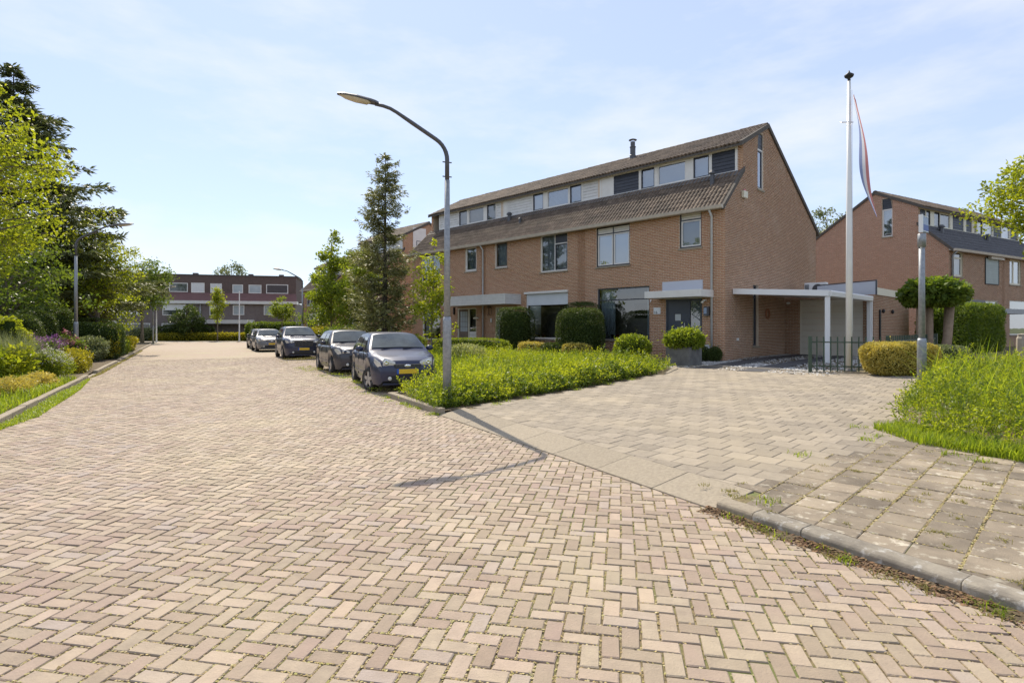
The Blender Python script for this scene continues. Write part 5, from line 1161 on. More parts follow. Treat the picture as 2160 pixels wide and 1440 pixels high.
# ---- right side
bush('golden_shrub', 'golden variegated shrub against the green fence', 'shrub', (10.05,14.75,.36), (.95,.42,.42), 'golden', .045, 12000, 4, math.atan2(.7,1.)-.45, rough=.10, seed=91, fuzz=.05)
bush('golden_shrub', 'duller small shrub right of the golden one', 'shrub', (11.6,15.2,.38), (.55,.45,.36), 'sage', .045, 3500, 3, .4, rough=.12, seed=92)
hp0, hp1 = np.array([18.2,24.6]), np.array([24.0,28.6]); hc_ = (hp0+hp1)/2; hd = hp1-hp0
bush('beech_hedge', 'large dense green clipped hedge before the right hand house', 'hedge', (hc_[0],hc_[1],.42), (np.linalg.norm(hd)/2,.75,1.12), 'mid', .10, 16000, 7, math.atan2(hd[1],hd[0]), rough=.05, seed=93, fuzz=.03)
ct = empty('pollard_tree', (13.6,18.6,.45)); tag(ct, 'dense umbrella shaped tree on three pale trunks behind the fence', 'tree')
for k, (a, b, c, d) in enumerate(((-.30,0,-.22,.0),(.12,.2,.08,.1),(.42,-.1,.75,.05))): m_ = MB().tube([(a,b,-.1),((a+c)/2+.03,(b+d)/2,.8),(c,d,1.95)], [.16,.13,.14], 9); mk('trunk', m_, MT['bark_pale'], ct, smooth=True)
g9 = np.random.default_rng(94); n9 = 5200; D = unit(g9.normal(0,1,(n9,3))); rr9 = 1+.2*wob(D*2.5,94)-np.abs(g9.normal(0,.14,n9)); P9 = D*rr9[:,None]*np.array([.95,.85,.48]); P9[:,2] = np.where(P9[:,2] < -.25, -.25-.3*np.abs(P9[:,2]+.25), P9[:,2])+2.25; P9[:,0] += .1
npmesh('crown', leaf_quads(P9,.18,.75,.5,D,.4,g9,.6), 4, LF['mid'], g9.random(n9), ct)
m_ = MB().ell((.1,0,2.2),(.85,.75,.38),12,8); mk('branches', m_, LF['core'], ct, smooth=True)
tree('broadleaf_tree', 'fresh green tree reaching in from the right edge', (19.2,19.6,.4), 7.9, 3.8, 2.7, 'spring', .15, 150, 90, .5, .14, seed=95, shell=.55, droop=.1)
tree('background_tree', 'grey green tree showing between the two gables', (PX(1745,58),58,.4), 13.2, 5, 4.2, 'sage', .30, 70, 90, .9, .2, seed=96, shell=.6)
st = empty('stone_post', (PX(2156,20),20,.45)); tag(st, 'weathered stone post at the right edge behind the grass', 'post'); mk('shaft', MB().lathe([(.17,0),(.16,.75),(.12,.85)],8), MT['stone'], st); mk('cap', MB().lathe([(.13,.85),(.13,.9),(.02,.93)],8), MT['stone'], st)
# ---- left side
def Lp(px, Y, z=.07): return (PX(px,Y),Y,z)
tree('broadleaf_tree', 'bright leaved tree reaching in from the left edge', (-14.6,14.6,.07), 8.7, 1.9, 2.55, 'spring', .12, 200, 105, .50, .14, seed=101, shell=.45, ry=2.6, top=.2)
conifer('cedar', 'huge dark cedar behind the bright tree on the left', (PX(28,31),31,.07), 15.6, 6.7, 'cedar', z0=3.2, layers=30, nb=11, seed=102, droop=.06, upturn=-.02, twig=.36, tw=.09, dens=20, trunk_r=.35, power=.85, jit=.3, lat=.34)
tree('street_tree', 'street tree with straight trunk behind the left lamp', (PX(204,31),31,.07), 7.4, 2.2, 2.1, 'spring', .14, 90, 90, .6, .15, seed=103, group='street trees on the left', top=.35, shell=.45)
tree('street_tree', 'farther small street tree before the dark building', (PX(300,57),57,.07), 8.4, 3.4, 2.9, 'mid', .24, 75, 80, .75, .16, seed=104, group='street trees on the left', top=.3)
tree('garden_tree', 'yellow green garden tree between the two street trees', (PX(232,38),38,.07), 5.2, .8, 1.9, 'spring', .17, 55, 70, .6, .1, seed=105)
conifer('garden_conifer', 'dark bushy conifer behind the left street tree', (PX(150,34),34,.07), 6.4, 2.2, 'needle', z0=.3, layers=26, nb=11, seed=106, droop=.15, twig=.3, tw=.085, dens=22, power=.6)
tree('garden_tree', 'leafy dark tree mass at the far left edge', (PX(10,24),24,.07), 6.8, .6, 3.0, 'mid', .16, 90, 90, .6, .12, seed=107)
tree('garden_tree', 'dark green tree behind the clipped hedges', (PX(95,33),33,.07), 6.5, .5, 3.2, 'mid', .18, 90, 100, .7, .12, seed=108)
for k, (px, Y, dm, pp, lf, lab) in enumerate((
  (14,17.0,(.55,.6,.95),2.3,'spring','yellow lit rounded shrub at the far left edge'),
  (44,20.5,(.6,.7,.98),3,'yew','first rounded clipped hedge block on the left'),
  (72,22.5,(.75,.8,1.1),3,'yew','second larger rounded clipped hedge block'),
  (100,23.5,(.8,.5,1.15),7,'dark','dark square cut hedge next to the rounded blocks'),
  (176,27,(1.6,.6,.85),6,'dark','dark hedge behind the lamp post'),
  (140,30,(2.2,.6,1.0),5,'dark','dark garden hedge left of the lamp post'))):
    bush('garden_hedge', lab, 'hedge', Lp(px,Y), dm, lf, .07, 5000, pp, .5, 'hedges in the left garden', seed=110+k, rough=.06 if lf != 'spring' else .35, fuzz=.03 if lf != 'spring' else .25)
# along the left kerb (n,a): low yellow hedge, shrubs, flowers
def Lk(n, a): x, y, _ = NA(n, a); return (x, y, .07)
KR = math.atan2(A2[1], A2[0])
for k, (n, a, dm, pp, lf, lf_s, lab) in enumerate((
  (-3.45,24.4,(.9,.5,.30),5,'yellow',.06,'yellow green low hedge at the path corner'),
  (-3.9,26.8,(1.2,.7,.36),3,'yellow',.07,'yellow shrub at the foot of the left lamp'),
  (-4.3,29.0,(1.1,.8,.52),2.4,'mid',.09,'green leafy shrub at the street tree foot'),
  (-3.9,31.6,(1.1,.8,.50),2.3,'sage',.09,'grey pinkish shrub behind the yellow hedge'),
  (-3.6,34.2,(1.5,.8,.55),2.5,'yellow',.09,'bright yellow shrub farther along the left kerb'),
  (-3.5,38.5,(2.2,.7,.50),3,'fresh',.10,'green low hedge along the far left kerb'),
  (-3.5,44.0,(2.6,.7,.45),3,'yellow',.11,'last yellow green planting before the far left lamp'))):
    bush('kerb_shrub', lab, 'shrub', Lk(n,a), dm, lf, lf_s, 4200, pp, KR, 'shrubs along the left kerb', seed=130+k, rough=.28, fuzz=.16)
for k, (px, Y, lab, fl) in enumerate(((58,19.0,'purple flowering perennials before the rounded hedge blocks','purple'),(142,22.8,'pink flowering perennials left of the lamp','pink'),(92,20.5,'second purple clump nearer the lamp','purple'))):
    bush('flowering_perennial', lab, 'flowers', Lp(px,Y), (.75,.6,.58), 'mid', .07, 1700, 2.2, KR, 'flowering perennials on the left', seed=140+k, rough=.3, fuzz=.3, flowers=(fl,150,.085))
bush('white_flowers', 'white flowering plant spilling over by the path corner', 'flowers', Lk(-3.45,20.9), (.6,.55,.45), 'fresh', .06, 2200, 2.2, KR, seed=145, rough=.35, fuzz=.3, core=False, flowers=('petalwhite',220,.055))
bush('tall_perennial', 'upright leafy perennials by the left footpath', 'plant', Lk(-4.1,19.8), (.9,.55,.45), 'spring', .13, 1200, 2.2, KR, seed=146, rough=.4, fuzz=.4, core=False)
bush('euonymus', 'low yellow variegated shrub along the left kerb, farther clump', 'shrub', Lk(-3.25,18.4), (.75,.32,.18), 'golden', .06, 1500, 2.2, KR, 'variegated clumps in the left grass', seed=147, rough=.4, fuzz=.3, core=False)
bush('euonymus', 'low yellow variegated shrub along the left kerb, nearer clump', 'shrub', Lk(-3.3,16.4), (.7,.35,.18), 'golden', .06, 1500, 2.2, KR, 'variegated clumps in the left grass', seed=148, rough=.4, fuzz=.3, core=False)
LG = [nn(NL-.15,10.5), nn(NL-.15,20.9), nn(-4.2,20.6), nn(-5.6,10.5)]
grass('verge_grass', 'lush grass on the left verge behind the kerb', LG, 15000, .24, 'grass', zl, .012, .5, 150)
grass('verge_weeds', 'leafy weeds in the left verge', [nn(-3.4,12), nn(-3.4,20.5), nn(-4.6,20.5), nn(-5.6,12)], 5000, .42, 'grass', zl, .022, .45, 151)
grass('gutter_grass', 'grass fringe growing on the road along the left kerb', [nn(NL+.02,11), nn(NL+.35,13), nn(NL+.30,18), nn(NL+.10,21.5), nn(NL+.02,21.5)], 9000, .09, 'grass', lambda x, y: np.zeros_like(x), .010, .6, 152)
grass('kerb_grass', 'thin grass along the farther left kerb', [nn(NL+.02,21.5), nn(NL+.16,24), nn(NL+.12,46), nn(NL+.02,46)], 5000, .09, 'drygrass', lambda x, y: np.zeros_like(x), .012, .6, 153)
ground_cover('garden_planting', 'mixed green planting filling the left gardens', 'ground cover', [nn(-4.2,22.5), nn(-4.4,50), nn(-14,50), nn(-16,16), nn(-6.2,15)], .42, 'mid', 26000, .13, zl, seed=154)
gq = np.random.default_rng(155); P = np.array([PX(0,15.5),15.6]) + gq.normal(0,.28,(2600,2)); V, t = blades(np.concatenate([P, np.full((2600,1),.05)],1), 1.25, .012, .6, gq)
og = empty('ornamental_grass', (PX(0,15.5),15.6,.07)); tag(og, 'tall grey green ornamental grass at the left edge', 'grass'); o = npmesh('blade_tuft', V-np.array([PX(0,15.5),15.6,.07]), 4, LF['sage'], t, og)
# ---- far end
bush('far_hedge', 'yellow green strip of low planting along the cross street', 'hedge', (-33.5,66.6,0), (8.6,.7,.42), 'yellow', .16, 8000, 6, 0, 'hedges across the far street', seed=161, rough=.06)
bush('far_hedge', 'tall dark hedge with bright top on the right of the far street', 'hedge', (-26.8,66.3,0), (4.0,.7,1.05), 'mid', .16, 5000, 7, .1, 'hedges across the far street', seed=162, rough=.04)
bush('far_hedge', 'brownish low hedge before the dark building', 'hedge', (-38.6,67.4,0), (3.0,.6,.85), 'yew', .15, 4000, 7, .15, 'hedges across the far street', seed=163, rough=.04)
bush('far_bush', 'grey green shrub beside the far brown hedge', 'shrub', (-43.0,66.9,0), (1.8,.8,.7), 'sage', .16, 2000, 2.5, seed=164)
tree('far_tree', 'round dark shrub tree before the dark building', (PX(394,66.5),66.6,0), 4.2, .5, 1.7, 'dark', .2, 70, 80, .55, .1, seed=165, top=.2, shell=.6)
tree('far_tree', 'narrow yellow green young tree before the dark building', (PX(455,65),65.4,0), 6.6, 1.9, .75, 'spring', .2, 44, 50, .4, .07, seed=166, top=.5)
tree('far_tree', 'small round crowned tree above the tall far hedge', (PX(592,62),62.5,0), 4.9, 2.2, 1.4, 'fresh', .2, 40, 60, .5, .06, seed=167, top=.3)
tree('far_tree', 'grey green treetop above the flat roof', (PX(488,95),95,0), 13.0, 5.5, 2.7, 'sage', .35, 50, 60, .8, .15, seed=168)
for k, px in ((1,206),(2,170),(3,110)):
    tree('garden_tree', ['distant tree left of the dark building','tall distant tree behind the left street tree','dense distant tree in the left background','broad distant tree under the cedar'][k], (PX(px,60+k*-4),60-k*4,0), 7.6+k*.3, 1.0, 3.6, 'mid' if k % 2 else 'fresh', .26, 80, 80, .9, .14, seed=170+k, group='distant trees on the left')

# ================================================================== STREET FURNITURE
def street_lamp(name, label, loc, dirv, H_=5.95, reach=1.35, group='street lamps', scale=1.):
    """galvanised post, bent arm and flat luminaire; local x is the arm direction"""
    root = empty(name, loc, math.atan2(dirv[1], dirv[0])); tag(root, label, 'street lamp', group); root.scale = (scale,)*3
    m_ = MB().lathe([(.085,-.2),(.085,1.62),(.072,1.70)], 14); base = mk('post_base', m_, MT['galv'], root, smooth=True)
    m_ = MB(); m_.box(-.03,.03,-.088,-.083,.55,.95); mk('service_door', m_, MT['galv'], base)
    m_ = MB().lathe([(.066,1.66),(.052,4.35)], 12); mk('post', m_, MT['galv'], root, smooth=True)
    zb = 5.02; pts = [(0,0,4.30),(0,0,4.75)] + [(.42*(1-math.cos(a)),0,4.75+.42*math.sin(a)) for a in np.linspace(.15,1.08,6)]
    e = Vector(pts[-1]); pts += [e+Vector((.47,0,.26))*k for k in (.5,1.,1.6)]
    e = Vector(pts[-1]); pts += [e+Vector((.12,0,.055)), e+Vector((.25,0,.085)), e+Vector((.40,0,.10))]
    m_ = MB().tube(pts, [.044]*4+[.04]*(len(pts)-8)+[.033]*4, 10); mk('arm', m_, MT['darkmetal' if scale else 'galv'], root, smooth=True)
    for z in (4.42,4.70):
        m_ = MB().tube([(-.09,0,z),(.09,0,z)], .012, 6); mk('clamp_bolt', m_, MT['darkmetal'], root)
    e = Vector(pts[-1]); tilt = .12
    def hp(t, y, z): return (e.x-.06+t*math.cos(tilt)-z*math.sin(tilt), y, e.z+t*math.sin(tilt)+z*math.cos(tilt))
    m_ = MB(); sec = ((0,.055,.05),(.06,.08,.065),(.16,.10,.072),(.40,.115,.07),(.62,.09,.05),(.74,.04,.02)); n = 9
    for t, w, h in sec:
        for k in range(n): a = math.pi*k/(n-1); m_.V.append(hp(t, w*math.cos(a), h*math.sin(a)))
    for i in range(len(sec)-1):
        for k in range(n-1): a = i*n+k; m_.F.append((a,a+1,a+n+1,a+n))
        m_.F.append((i*n,(i+1)*n,(i+1)*n+n-1,i*n+n-1))
    m_.F.append(tuple(range(n))); m_.F.append(tuple(range((len(sec)-1)*n,len(sec)*n)))
    head = mk('lamp_head', m_, MT['darkmetal'], root)
    m_ = MB(); sec = ((.14,.02,.01),(.2,.085,.05),(.40,.10,.06),(.58,.08,.045),(.70,.02,.01))
    for t, w, h in sec:
        for k in range(n): a = math.pi*k/(n-1); m_.V.append(hp(t, w*math.cos(a), -.004-h*math.sin(a)))
    for i in range(len(sec)-1):
        for k in range(n-1): a = i*n+k; m_.F.append((a,a+1,a+n+1,a+n))
    mk('lamp_glass', m_, MT['lampbowl'], head, smooth=True); return root
street_lamp('street_lamp', 'tall grey street lamp at the corner of the central planting bed', (-1.26,11.05,.10), (-.93,-.36))
street_lamp('street_lamp', 'grey street lamp among the shrubs on the left kerb', (PX(160,23.6),23.6,.07), (.95,.25), scale=1.03)
street_lamp('street_lamp', 'street lamp beside the far brick house', (PX(638,43),43,.1), (-.90,-.42), scale=1.02)
street_lamp('street_lamp', 'farthest street lamp by the small street tree', (PX(323,58),58,.07), (.9,.4))
# two thin posts by the far building
for px, Y, h, lab in ((505,64.8,5.6,'thin white mast before the dark building'),(330,59,3.4,'short sign post near the farthest lamp')):
    r_ = empty('thin_post', (PX(px,Y),Y,0)); tag(r_, lab, 'post'); mk('shaft', MB().lathe([(.08,0),(.05,h)],8), MT['pole'], r_); mk('cap', MB().lathe([(.07,h),(.07,h+.1)],8), MT['pole'], r_)
# flagpole with pennant
fp = empty('flagpole', (9.45,15.95,.37)); tag(fp, 'tall white flagpole behind the green fence', 'flagpole'); FH = 8.12
mk('pole', MB().lathe([(.085,0),(.075,FH*.5),(.045,FH)],14), MT['pole'], fp, smooth=True)
mk('finial', MB().lathe([(.03,FH),(.045,FH+.03),(.03,FH+.06),(.11,FH+.12),(.125,FH+.17),(.03,FH+.24),(.01,FH+.30)],12), MT['black'], fp, smooth=True)
mk('foot_plate', MB().lathe([(.19,0),(.19,.02),(.10,.06)],8), MT['darkmetal'], fp)
mk('halyard_ring', MB().tube([(.06+.17*math.cos(a)-.12, .0+.1*math.sin(a), FH-1.15+.03*math.sin(a)) for a in np.linspace(0,6.28,14)], .010, 5), MT['steel'], fp)
mk('halyard', MB().tube([(.07,-.02,FH-.25),(.075,-.03,4),(.09,-.02,1.1)], .006, 5), MT['steel'], fp)
pn = empty('pennant', (9.45,15.95,.37)); tag(pn, 'long narrow red white and blue pennant hanging from the flagpole', 'pennant')
for j, mm in enumerate(('red','clothwhite','clothblue')):
    m_ = MB(); n = 40; row = []
    for k in range(n+1):
        t = k/n; z = FH-.42-t*3.45; wd = (.30*(1-t)**.7+.07)*(1 if t > .04 else .5); cx = .10+.62*t**1.15+.05*math.sin(t*7)
        def pt(u): 
            tw = 1.0+t*1.6; return (cx+wd*(u-.4)*math.cos(tw)*.9, -.05+wd*(u-.5)*math.sin(tw)+.05*math.sin(t*9+u*2), z+.06*u)
        row.append((pt(j/3), pt((j+1)/3)))
    for k in range(n): m_.q(row[k][0], row[k][1], row[k+1][1], row[k+1][0])
    mk('stripe', m_, MT[mm], pn, smooth=True)
# green fence
def fence(label, p, q, nb, group, post_end=True):
    p = np.array(p); q = np.array(q); L_ = np.linalg.norm(q-p); root = empty('fence', (p[0],p[1],float(lotz(*p))), math.atan2(q[1]-p[1], q[0]-p[0])); tag(root, label, 'fence', group)
    for x in ((0., L_) if post_end else (0.,)): mk('post', MB().box(x-.045,x+.045,-.045,.045,-.1,1.0), MT['greenpaint'], root, bevel=.005)
    for z in (.16,.82): mk('rail', MB().box(.05,L_-.05,-.012,.012,z,z+.035), MT['greenpaint'], root)
    for k in range(nb): x = (k+1)*L_/(nb+1); mk('bar', MB().tube([(x,0,.02),(x,0,.99)], .018, 6), MT['greenpaint'], root)
    return root
fence('green bar fence in front of the white flagpole', (8.28,15.80), (9.98,15.10), 10, 'green bar fences')
fence('green bar fence running back beside the golden shrub', (9.98,15.10), (14.6,19.6), 30, 'green bar fences')
# street name post
sp = empty('street_sign', (8.50,11.80,.31)); tag(sp, 'galvanised post with a small blue and white street name sign', 'sign')
mk('post_base', MB().lathe([(.085,-.1),(.085,1.0),(.072,1.06)],14), MT['galv'], sp, smooth=True); mk('post', MB().lathe([(.058,1.02),(.055,3.15)],12), MT['galv'], sp, smooth=True)
mk('post_collar', MB().lathe([(.075,2.95),(.075,3.22),(.06,3.23)],12), MT['galv'], sp, smooth=True)
a_ = R(38)
def sm(u, z, o): return (u*math.cos(a_)+o*math.sin(a_), u*math.sin(a_)-o*math.cos(a_), z)
m_ = MB(); mbox(m_, sm, -.03, .30, 3.27, 3.60, -.03, .03); pn_ = mk('sign_panel', m_, MT['signlight'], sp)
m_ = MB(); mbox(m_, sm, -.075, -.03, 3.25, 3.62, -.035, .035); mk('sign_bracket', m_, MT['signwhite'], pn_)
m_ = MB(); mbox(m_, sm, -.025, .295, 3.30, 3.42, .031, .034); mk('sign_band', m_, MT['signblue'], pn_)
for z0, z1 in ((3.278,3.292),(3.585,3.597)): m_ = MB(); mbox(m_, sm, -.025, .295, z0, z1, .031, .035); mk('sign_line', m_, MT['signwhite'], pn_)

# ================================================================== CARS
def car(label, loc, yaw, sp, paint, group='cars parked in the bay', detail=True):
    """hatchback or estate built from lofted sections; local x runs forward, t is measured back from the nose"""
    root = empty('parked_car', loc, yaw); tag(root, label, 'car', group)
    L_, Wd, Hh, fo, wb, wr = sp['L'], sp['W']/2, sp['H'], sp['fo'], sp['wb'], sp['wr']
    zn, zh, zb = sp['nose'], sp['hood'], sp['belt']; tw0, tr0, tr1, tw1 = sp['ws'], sp['r0'], sp['r1'], sp['rw']
    X0 = L_/2
    def ztop(t): return float(np.interp(t, [0,.05,.25,tw0,L_*.75,L_-.25,L_-.05,L_], [zn-.14,zn-.03,zn+.05,zh,zb,zb-.02,zb-.08,zb-.16]))
    def half(t): 
        w = 1.
        if t < .75: w -= .24*((.75-t)/.75)**2.3
        if t > L_-.6: w -= .16*((t-L_+.6)/.6)**2.2
        return Wd*w
    wc = (fo, fo+wb); ra = wr+.055
    def zbot(t):
        z = .20 + .10*max(0,(.12-t)/.12) + .14*max(0,(t-L_+.35)/.35)
        for c in wc:
            if abs(t-c) < ra: z = max(z, wr+math.sqrt(ra*ra-(t-c)**2)-.01)
        return z
    ts = sorted(set(np.round(np.concatenate([np.linspace(0,L_,46), [.03,.07], *[c+np.linspace(-ra,ra,13) for c in wc]]),4)))
    ring = ((.93,0),(.985,.22),(1.,.45),(.992,.66),(.965,.86),(.90,.965),(.70,1.0),(.40,1.015),(0,1.02))
    m_ = MB(); nr = len(ring)
    for t in ts:
        h, zb_, zt = half(t), zbot(t), ztop(t)
        for sgn in (1,-1):
            for fy, fz in ring: m_.V.append((X0-t, sgn*h*fy, zb_+(zt-zb_)*fz))
    for i in range(len(ts)-1):
        for s_ in (0,1):
            for j in range(nr-1):
                a = i*2*nr+s_*nr+j; b = a+2*nr; m_.F.append((a,a+1,b+1,b) if s_ else (a,b,b+1,a+1))
    for i in (0, len(ts)-1):
        for j in range(nr-1): a = i*2*nr+j; m_.F.append((a,a+1,a+nr+1,a+nr))
    body = mk('body', m_, paint, root, smooth=True)
    m_ = MB(); m_.box(X0-L_+.15,X0-.15,-Wd*.80,Wd*.80,.17,.55); mk('underbody', m_, MT['black'], root)
    # cabin
    yb, yr, zr = Wd*.93, sp['roofw']/2, Hh
    def cz(t): return float(np.interp(t, [tw0-.02,tr0,(tr0+tr1)/2,tr1,tw1], [zh-.02,zr-.045,zr-.005,zr-.05,zb-.06]))
    def yw(z): return yb+(yr-yb)*min(1,max(0,(z-zb)/(zr-.05-zb)))**1.15
    tc_ = np.concatenate([np.linspace(tw0-.02,tr0,7), np.linspace(tr0,tr1,8)[1:], np.linspace(tr1,tw1,5)[1:]]); m_ = MB(); nr2 = 9
    zl_ = zb-.08
    for t in tc_:
        zt = max(cz(t), zl_+.01)
        for sgn in (1,-1):
            for f in (0,.35,.7,.93): z = zl_+(zt-zl_)*f; m_.V.append((X0-t, sgn*yw(z), z))
            w = yw(zt); 
            for f, dz in ((.96,-.012),(.86,.006),(.6,.018),(.3,.024),(0,.026)): m_.V.append((X0-t, sgn*w*f, zt+dz*min(1,(zt-zl_)/.3)))
    for i in range(len(tc_)-1):
        for s_ in (0,1):
            for j in range(nr2-1):
                a = i*2*nr2+s_*nr2+j; b = a+2*nr2; m_.F.append((a,a+1,b+1,b) if s_ else (a,b,b+1,a+1))
    cab = mk('cabin', m_, paint, root, smooth=True)
    # glass
    def screen(t0, t1, ins0, ins1, off, nm):
        g_ = MB(); n, k = 6, 10
        for i in range(n+1):
            f = i/n; t = t0+(t1-t0)*f; z = cz(t); w = yw(z)*.90-(ins0+(ins1-ins0)*f)
            for j in range(k+1):
                u = -1+2*j/k; g_.V.append((X0-t+off*.7, w*u, z+.030*(1-abs(u)**2.2)*min(1,(z-zl_)/.3)+.012+abs(off)*.3))
        for i in range(n):
            for j in range(k): a = i*(k+1)+j; g_.F.append((a,a+1,a+k+2,a+k+1))
        return mk(nm, g_, MT['carglass'], root, smooth=True)
    screen(tw0+.10, tr0-.05, .0, .0, .012, 'windscreen'); screen(tr1+.08, tw1-.12, .03, .03, -.014, 'rear_window')
    tm = tr0+(tr1-tr0)*sp.get('bp',.38)
    for sgn in (1,-1):
        for k, (ta0, ta1, tb0, tb1) in enumerate(((tw0+.55,tm-.05,tr0+.05,tm-.05),(tm+.05,tr1+.28,tm+.05,tr1-.12))):
            g_ = MB(); z0, z1 = zb+.02, zr-.13; n = 4; V_ = []
            for i in range(n+1):
                f = i/n; z = z0+(z1-z0)*f
                for t in (ta0+(tb0-ta0)*f, ta1+(tb1-ta1)*f): V_.append((X0-t, sgn*(yw(z)+.012), z))
            g_.V = V_; g_.F = [(2*i,2*i+1,2*i+3,2*i+2) for i in range(n)]; mk('side_window', g_, MT['carglass'], root)
        mp = lambda u, z, o: (X0-u, sgn*(Wd*.995+o), z)
        for tk in (tm-.12, tr1+.05): h_ = MB(); mbox(h_, mp, tk-.16, tk, zb-.13, zb-.10, -.01, .035); mk('door_handle', h_, paint, root)
        for tk in (tm, tw0+.45): h_ = MB(); mbox(h_, mp, tk-.004, tk+.004, .32, zb-.02, -.01, .004); mk('door_gap', h_, MT['black'], root)
        h_ = MB(); mbox(h_, mp, wc[0]+ra+.03, wc[1]-ra-.03, .40, .45, -.008, .012); mk('side_moulding', h_, MT['black'] if sp.get('dark') else paint, root)
        m_ = MB().ell((X0-tw0-.42, sgn*(Wd+.10), zb+.06), (.06,.105,.075), 10, 8); mi = mk('mirror', m_, paint if not sp.get('dark') else MT['black'], root, smooth=True)
        # lights
        hl = sp['hl']; m_ = MB(); nI, nJ = 6, 6
        for i in range(nI+1):
            for j in range(nJ+1):
                f, u = i/nI, j/nJ; t = hl[0]+(hl[1]-hl[0])*f; zt = ztop(t); zz = zn+hl[2]+(hl[3]+.10*f)*(u-.5)*(1-.35*abs(2*f-1)**2)
                zz = min(zz, zt-.015); fy = .975-.025*f; m_.V.append((X0-t+.022*math.cos((u-.5)*2), sgn*(half(t)*fy*1.012), zz))
        for i in range(nI):
            for j in range(nJ): a = i*(nJ+1)+j; m_.F.append((a,a+1,a+nJ+2,a+nJ+1))
        hd_ = mk('headlight', m_, MT['lampglass'], root, smooth=True)
        y0 = half(0)*.95; g2_ = MB(); nI = 6
        for i in range(nI+1):
            f = i/nI; y = y0*.995-hl[4]*f; hz_ = hl[3]*(1-.55*f**1.5)
            for j in range(5): u = j/4; g2_.V.append((X0+.012-.02*(2*u-1)**2, sgn*y, zn+hl[2]-hl[3]*.42+hz_*u))
        for i in range(nI):
            for j in range(4): a = i*5+j; g2_.F.append((a,a+1,a+6,a+5))
        mk('headlight_lens', g2_, MT['lampglass'], hd_, smooth=True)
        ri = MB().lathe([(.062,0),(.05,.006),(.03,.002)], 14, (X0+.010, sgn*(y0-.09), zn+hl[2]+.0), axis='x'); mk('reflector', ri, MT['chrome'], hd_, smooth=True)
        if detail: m_ = MB(); m_.ell((X0+.02, sgn*(y0-.17), .36), (.02,.05,.05), 10, 6); mk('fog_lamp', m_, MT['lampglass'], root, smooth=True)
        for ci, c in enumerate(wc):
            y = sgn*(Wd-.095); prof = [(wr*.70,-.095),(wr*.93,-.10),(wr,-.06),(wr,.06),(wr*.93,.10),(wr*.70,.095)]
            m_ = MB().lathe(prof, 24, axis='y', cap=False); wh = mk('wheel', m_, MT['rubber'], root, smooth=True, loc=(X0-c, y, wr), rz=sp.get('steer',0) if ci == 0 else 0.)
            m_ = MB().lathe([(wr*.71,-.0),(wr*.71,.012)], 20, (0, sgn*.03, 0), axis='y'); mk('brake_disc', m_, MT['black'], wh)
            m_ = MB(); m_.lathe([(wr*.72,-.03),(wr*.72,.03),(wr*.64,.03),(wr*.62,-.03)], 24, (0, sgn*.068, 0), axis='y', cap=False)
            m_.lathe([(wr*.17,-.02),(wr*.17,.03),(wr*.08,.04)], 10, (0, sgn*.062, 0), axis='y')
            for k in range(5):
                a = k*1.2566+.3; u = Vector((math.cos(a),0,math.sin(a))); w_ = Vector((-math.sin(a),0,math.cos(a))); c0 = Vector((0, sgn*.085, 0))
                m_.prism([c0+u*wr*.1-w_*.05, c0+u*wr*.1+w_*.05, c0+u*wr*.67+w_*.032, c0+u*wr*.67-w_*.032], (0,-sgn*.03,0))
            mk('rim', m_, MT['rim'], wh)
        t_ = MB().ell((X0-L_+.10, sgn*(half(L_)*.92), zb-.12), (.08,.07,.13), 8, 6); mk('tail_light', t_, MT['red'], root, smooth=True)
    # nose: grille, plate, lower intake, badge, wipers
    yn = half(0)
    gz, gh_, gw = sp['grille']; m_ = MB(); 
    m_.prism([(X0-.01,-gw*.92,gz-gh_),(X0-.01,gw*.92,gz-gh_),(X0-.01,gw,gz+gh_),(X0-.01,-gw,gz+gh_)], (.022,0,0)); gr_ = mk('grille', m_, MT['black'], root, bevel=.008)
    nb_ = sp.get('bars',0)
    for k in range(nb_): y = -gw*.86+2*gw*.86*k/(nb_-1); mk('grille_bar', MB().box(X0+.01,X0+.022,y-.008,y+.008,gz-gh_*.85,gz+gh_*.85), MT['darkmetal'], gr_)
    if not nb_:
        for k in range(3): z = gz-gh_*.6+k*gh_*.6; mk('grille_bar', MB().box(X0+.01,X0+.018,-gw*.88,gw*.88,z-.006,z+.006), MT['darkmetal'], gr_)
    mk('badge', MB().ell((X0+.022,0,sp['badge']), (.012,.085,.036), 14, 8), MT['chrome'], root, smooth=True)
    pz = sp['plate']; mk('number_plate', MB().box(X0-.005,X0+.022,-.26,.26,pz-.055,pz+.055), MT['yellow'], root); mk('plate_strip', MB().box(X0+.0,X0+.0235,-.265,-.215,pz-.056,pz+.056), MT['blue'], root)
    m_ = MB(); m_.prism([(X0-.005,-yn*.62,.27),(X0-.005,yn*.62,.27),(X0-.005,yn*.78,.42),(X0-.005,-yn*.78,.42)], (.014,0,0)); mk('lower_intake', m_, MT['black'], root)
    mk('bumper_lip', MB().prism([(X0-.02,-yn*.95,.20),(X0-.02,yn*.95,.20),(X0-.02,yn*.95,.245),(X0-.02,-yn*.95,.245)], (.03,0,0)), MT['black'] if sp.get('dark') else paint, root, bevel=.01)
    for y in (-.45,.12): mk('wiper', MB().tube([(X0-tw0-.04,y,zh+.045),(X0-tw0-.14,y+.55,zh+.085)], .010, 5), MT['black'], root)
    mk('aerial', MB().tube([(X0-tr0-.15,0,Hh),(X0-tr0-.32,0,Hh+.18)], .005, 5), MT['black'], root)
    if detail: mk('interior_mirror', MB().ell((X0-tr0+.02,0,Hh-.16),(.01,.09,.03),8,6), MT['black'], root)
    return root
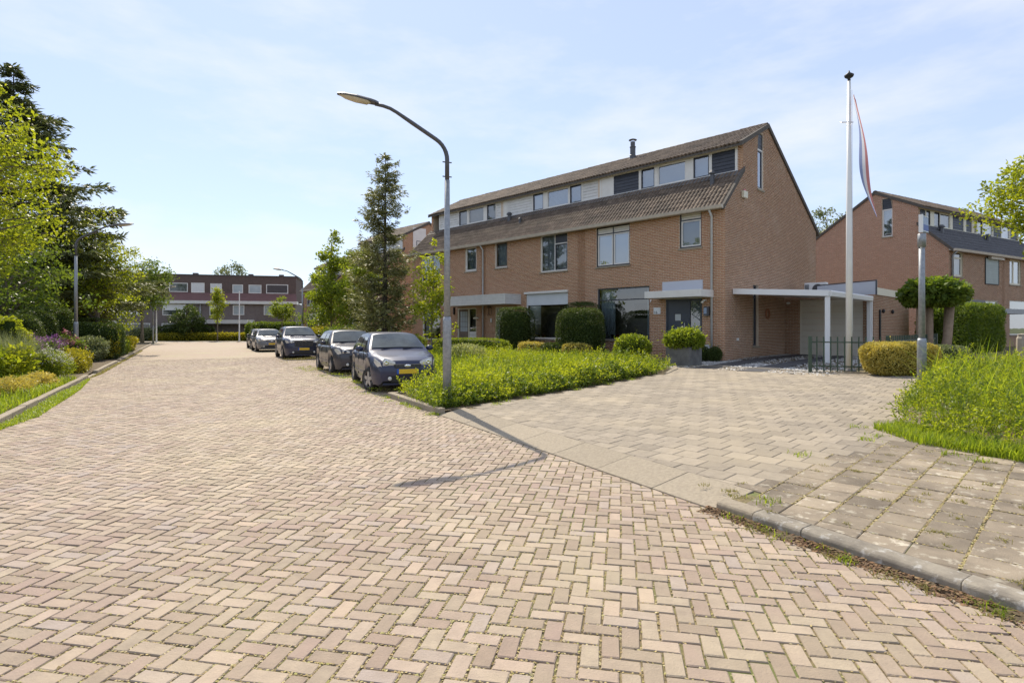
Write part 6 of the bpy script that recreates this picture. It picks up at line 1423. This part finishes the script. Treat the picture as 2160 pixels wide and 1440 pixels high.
P_BLUE = carpaint('paint_blue_grey', (.022,.028,.062)); P_GREY = carpaint('paint_grey', (.040,.040,.052)); P_SILVER = carpaint('paint_silver', (.16,.165,.185)); P_NAVY = carpaint('paint_navy', (.032,.038,.070)); P_DARK = carpaint('paint_dark', (.03,.03,.036))
fiesta = dict(steer=R(20),L=3.92,W=1.68,H=1.46,fo=.80,wb=2.49,wr=.295,nose=.80,hood=1.0,belt=.98,ws=1.02,r0=1.72,r1=3.25,rw=3.85,roofw=1.20,hl=(.0,.34,-.05,.19,.30),grille=(.655,.045,.34),badge=.66,plate=.525,bp=.40)
swift = dict(L=3.84,W=1.735,H=1.50,fo=.78,wb=2.45,wr=.30,nose=.88,hood=1.02,belt=1.0,ws=1.10,r0=1.78,r1=3.25,rw=3.78,roofw=1.22,hl=(.0,.42,-.09,.15,.24),grille=(.56,.10,.40),badge=.74,plate=.50,bp=.40)
suv = dict(L=4.5,W=1.845,H=1.64,fo=.86,wb=2.69,wr=.34,nose=.98,hood=1.12,belt=1.08,ws=1.30,r0=2.05,r1=3.75,rw=4.42,roofw=1.30,hl=(.0,.34,-.10,.10,.26),grille=(.78,.14,.46),badge=.965,plate=.52,bars=13)
golf = dict(L=4.2,W=1.79,H=1.47,fo=.86,wb=2.6,wr=.31,nose=.83,hood=1.0,belt=.97,ws=1.18,r0=1.92,r1=3.5,rw=4.15,roofw=1.22,hl=(.0,.38,-.07,.12,.26),grille=(.70,.04,.36),badge=.71,plate=.52)
def park(sp, wheel_xy, th):
    """put the car so that its front wheel on the road side touches the ground at wheel_xy; th = angle off the view axis"""
    d = np.array([math.sin(th), -math.cos(th)]); left = np.array([-d[1], d[0]])        # forward, left
    c = np.array(wheel_xy) - d*(sp['L']/2-sp['fo']) + left*(sp['W']/2-.1)
    return (c[0], c[1], 0.), math.atan2(d[1], d[0])
for sp_, xy, th, pnt, lab in ((fiesta,(-3.55,14.35),R(23.5),P_BLUE,'dark blue grey hatchback with clear round headlights, nearest of the parked cars'),
    (swift,(-6.10,19.4),R(28.5),P_GREY,'dark grey hatchback parked second in the row'),
    (suv,(-11.5,28.7),R(28.5),P_NAVY,'grey blue sport utility car with wide slatted grille, third in the row'),
    (golf,(-16.75,37.4),R(30),P_SILVER,'silver hatchback parked fourth in the row'),
    (golf,(-19.25,42.1),R(30),P_DARK,'dark car half hidden behind the silver hatchback')):
    l_, y_ = park(sp_, xy, th); car(lab, l_, y_, sp_, pnt)
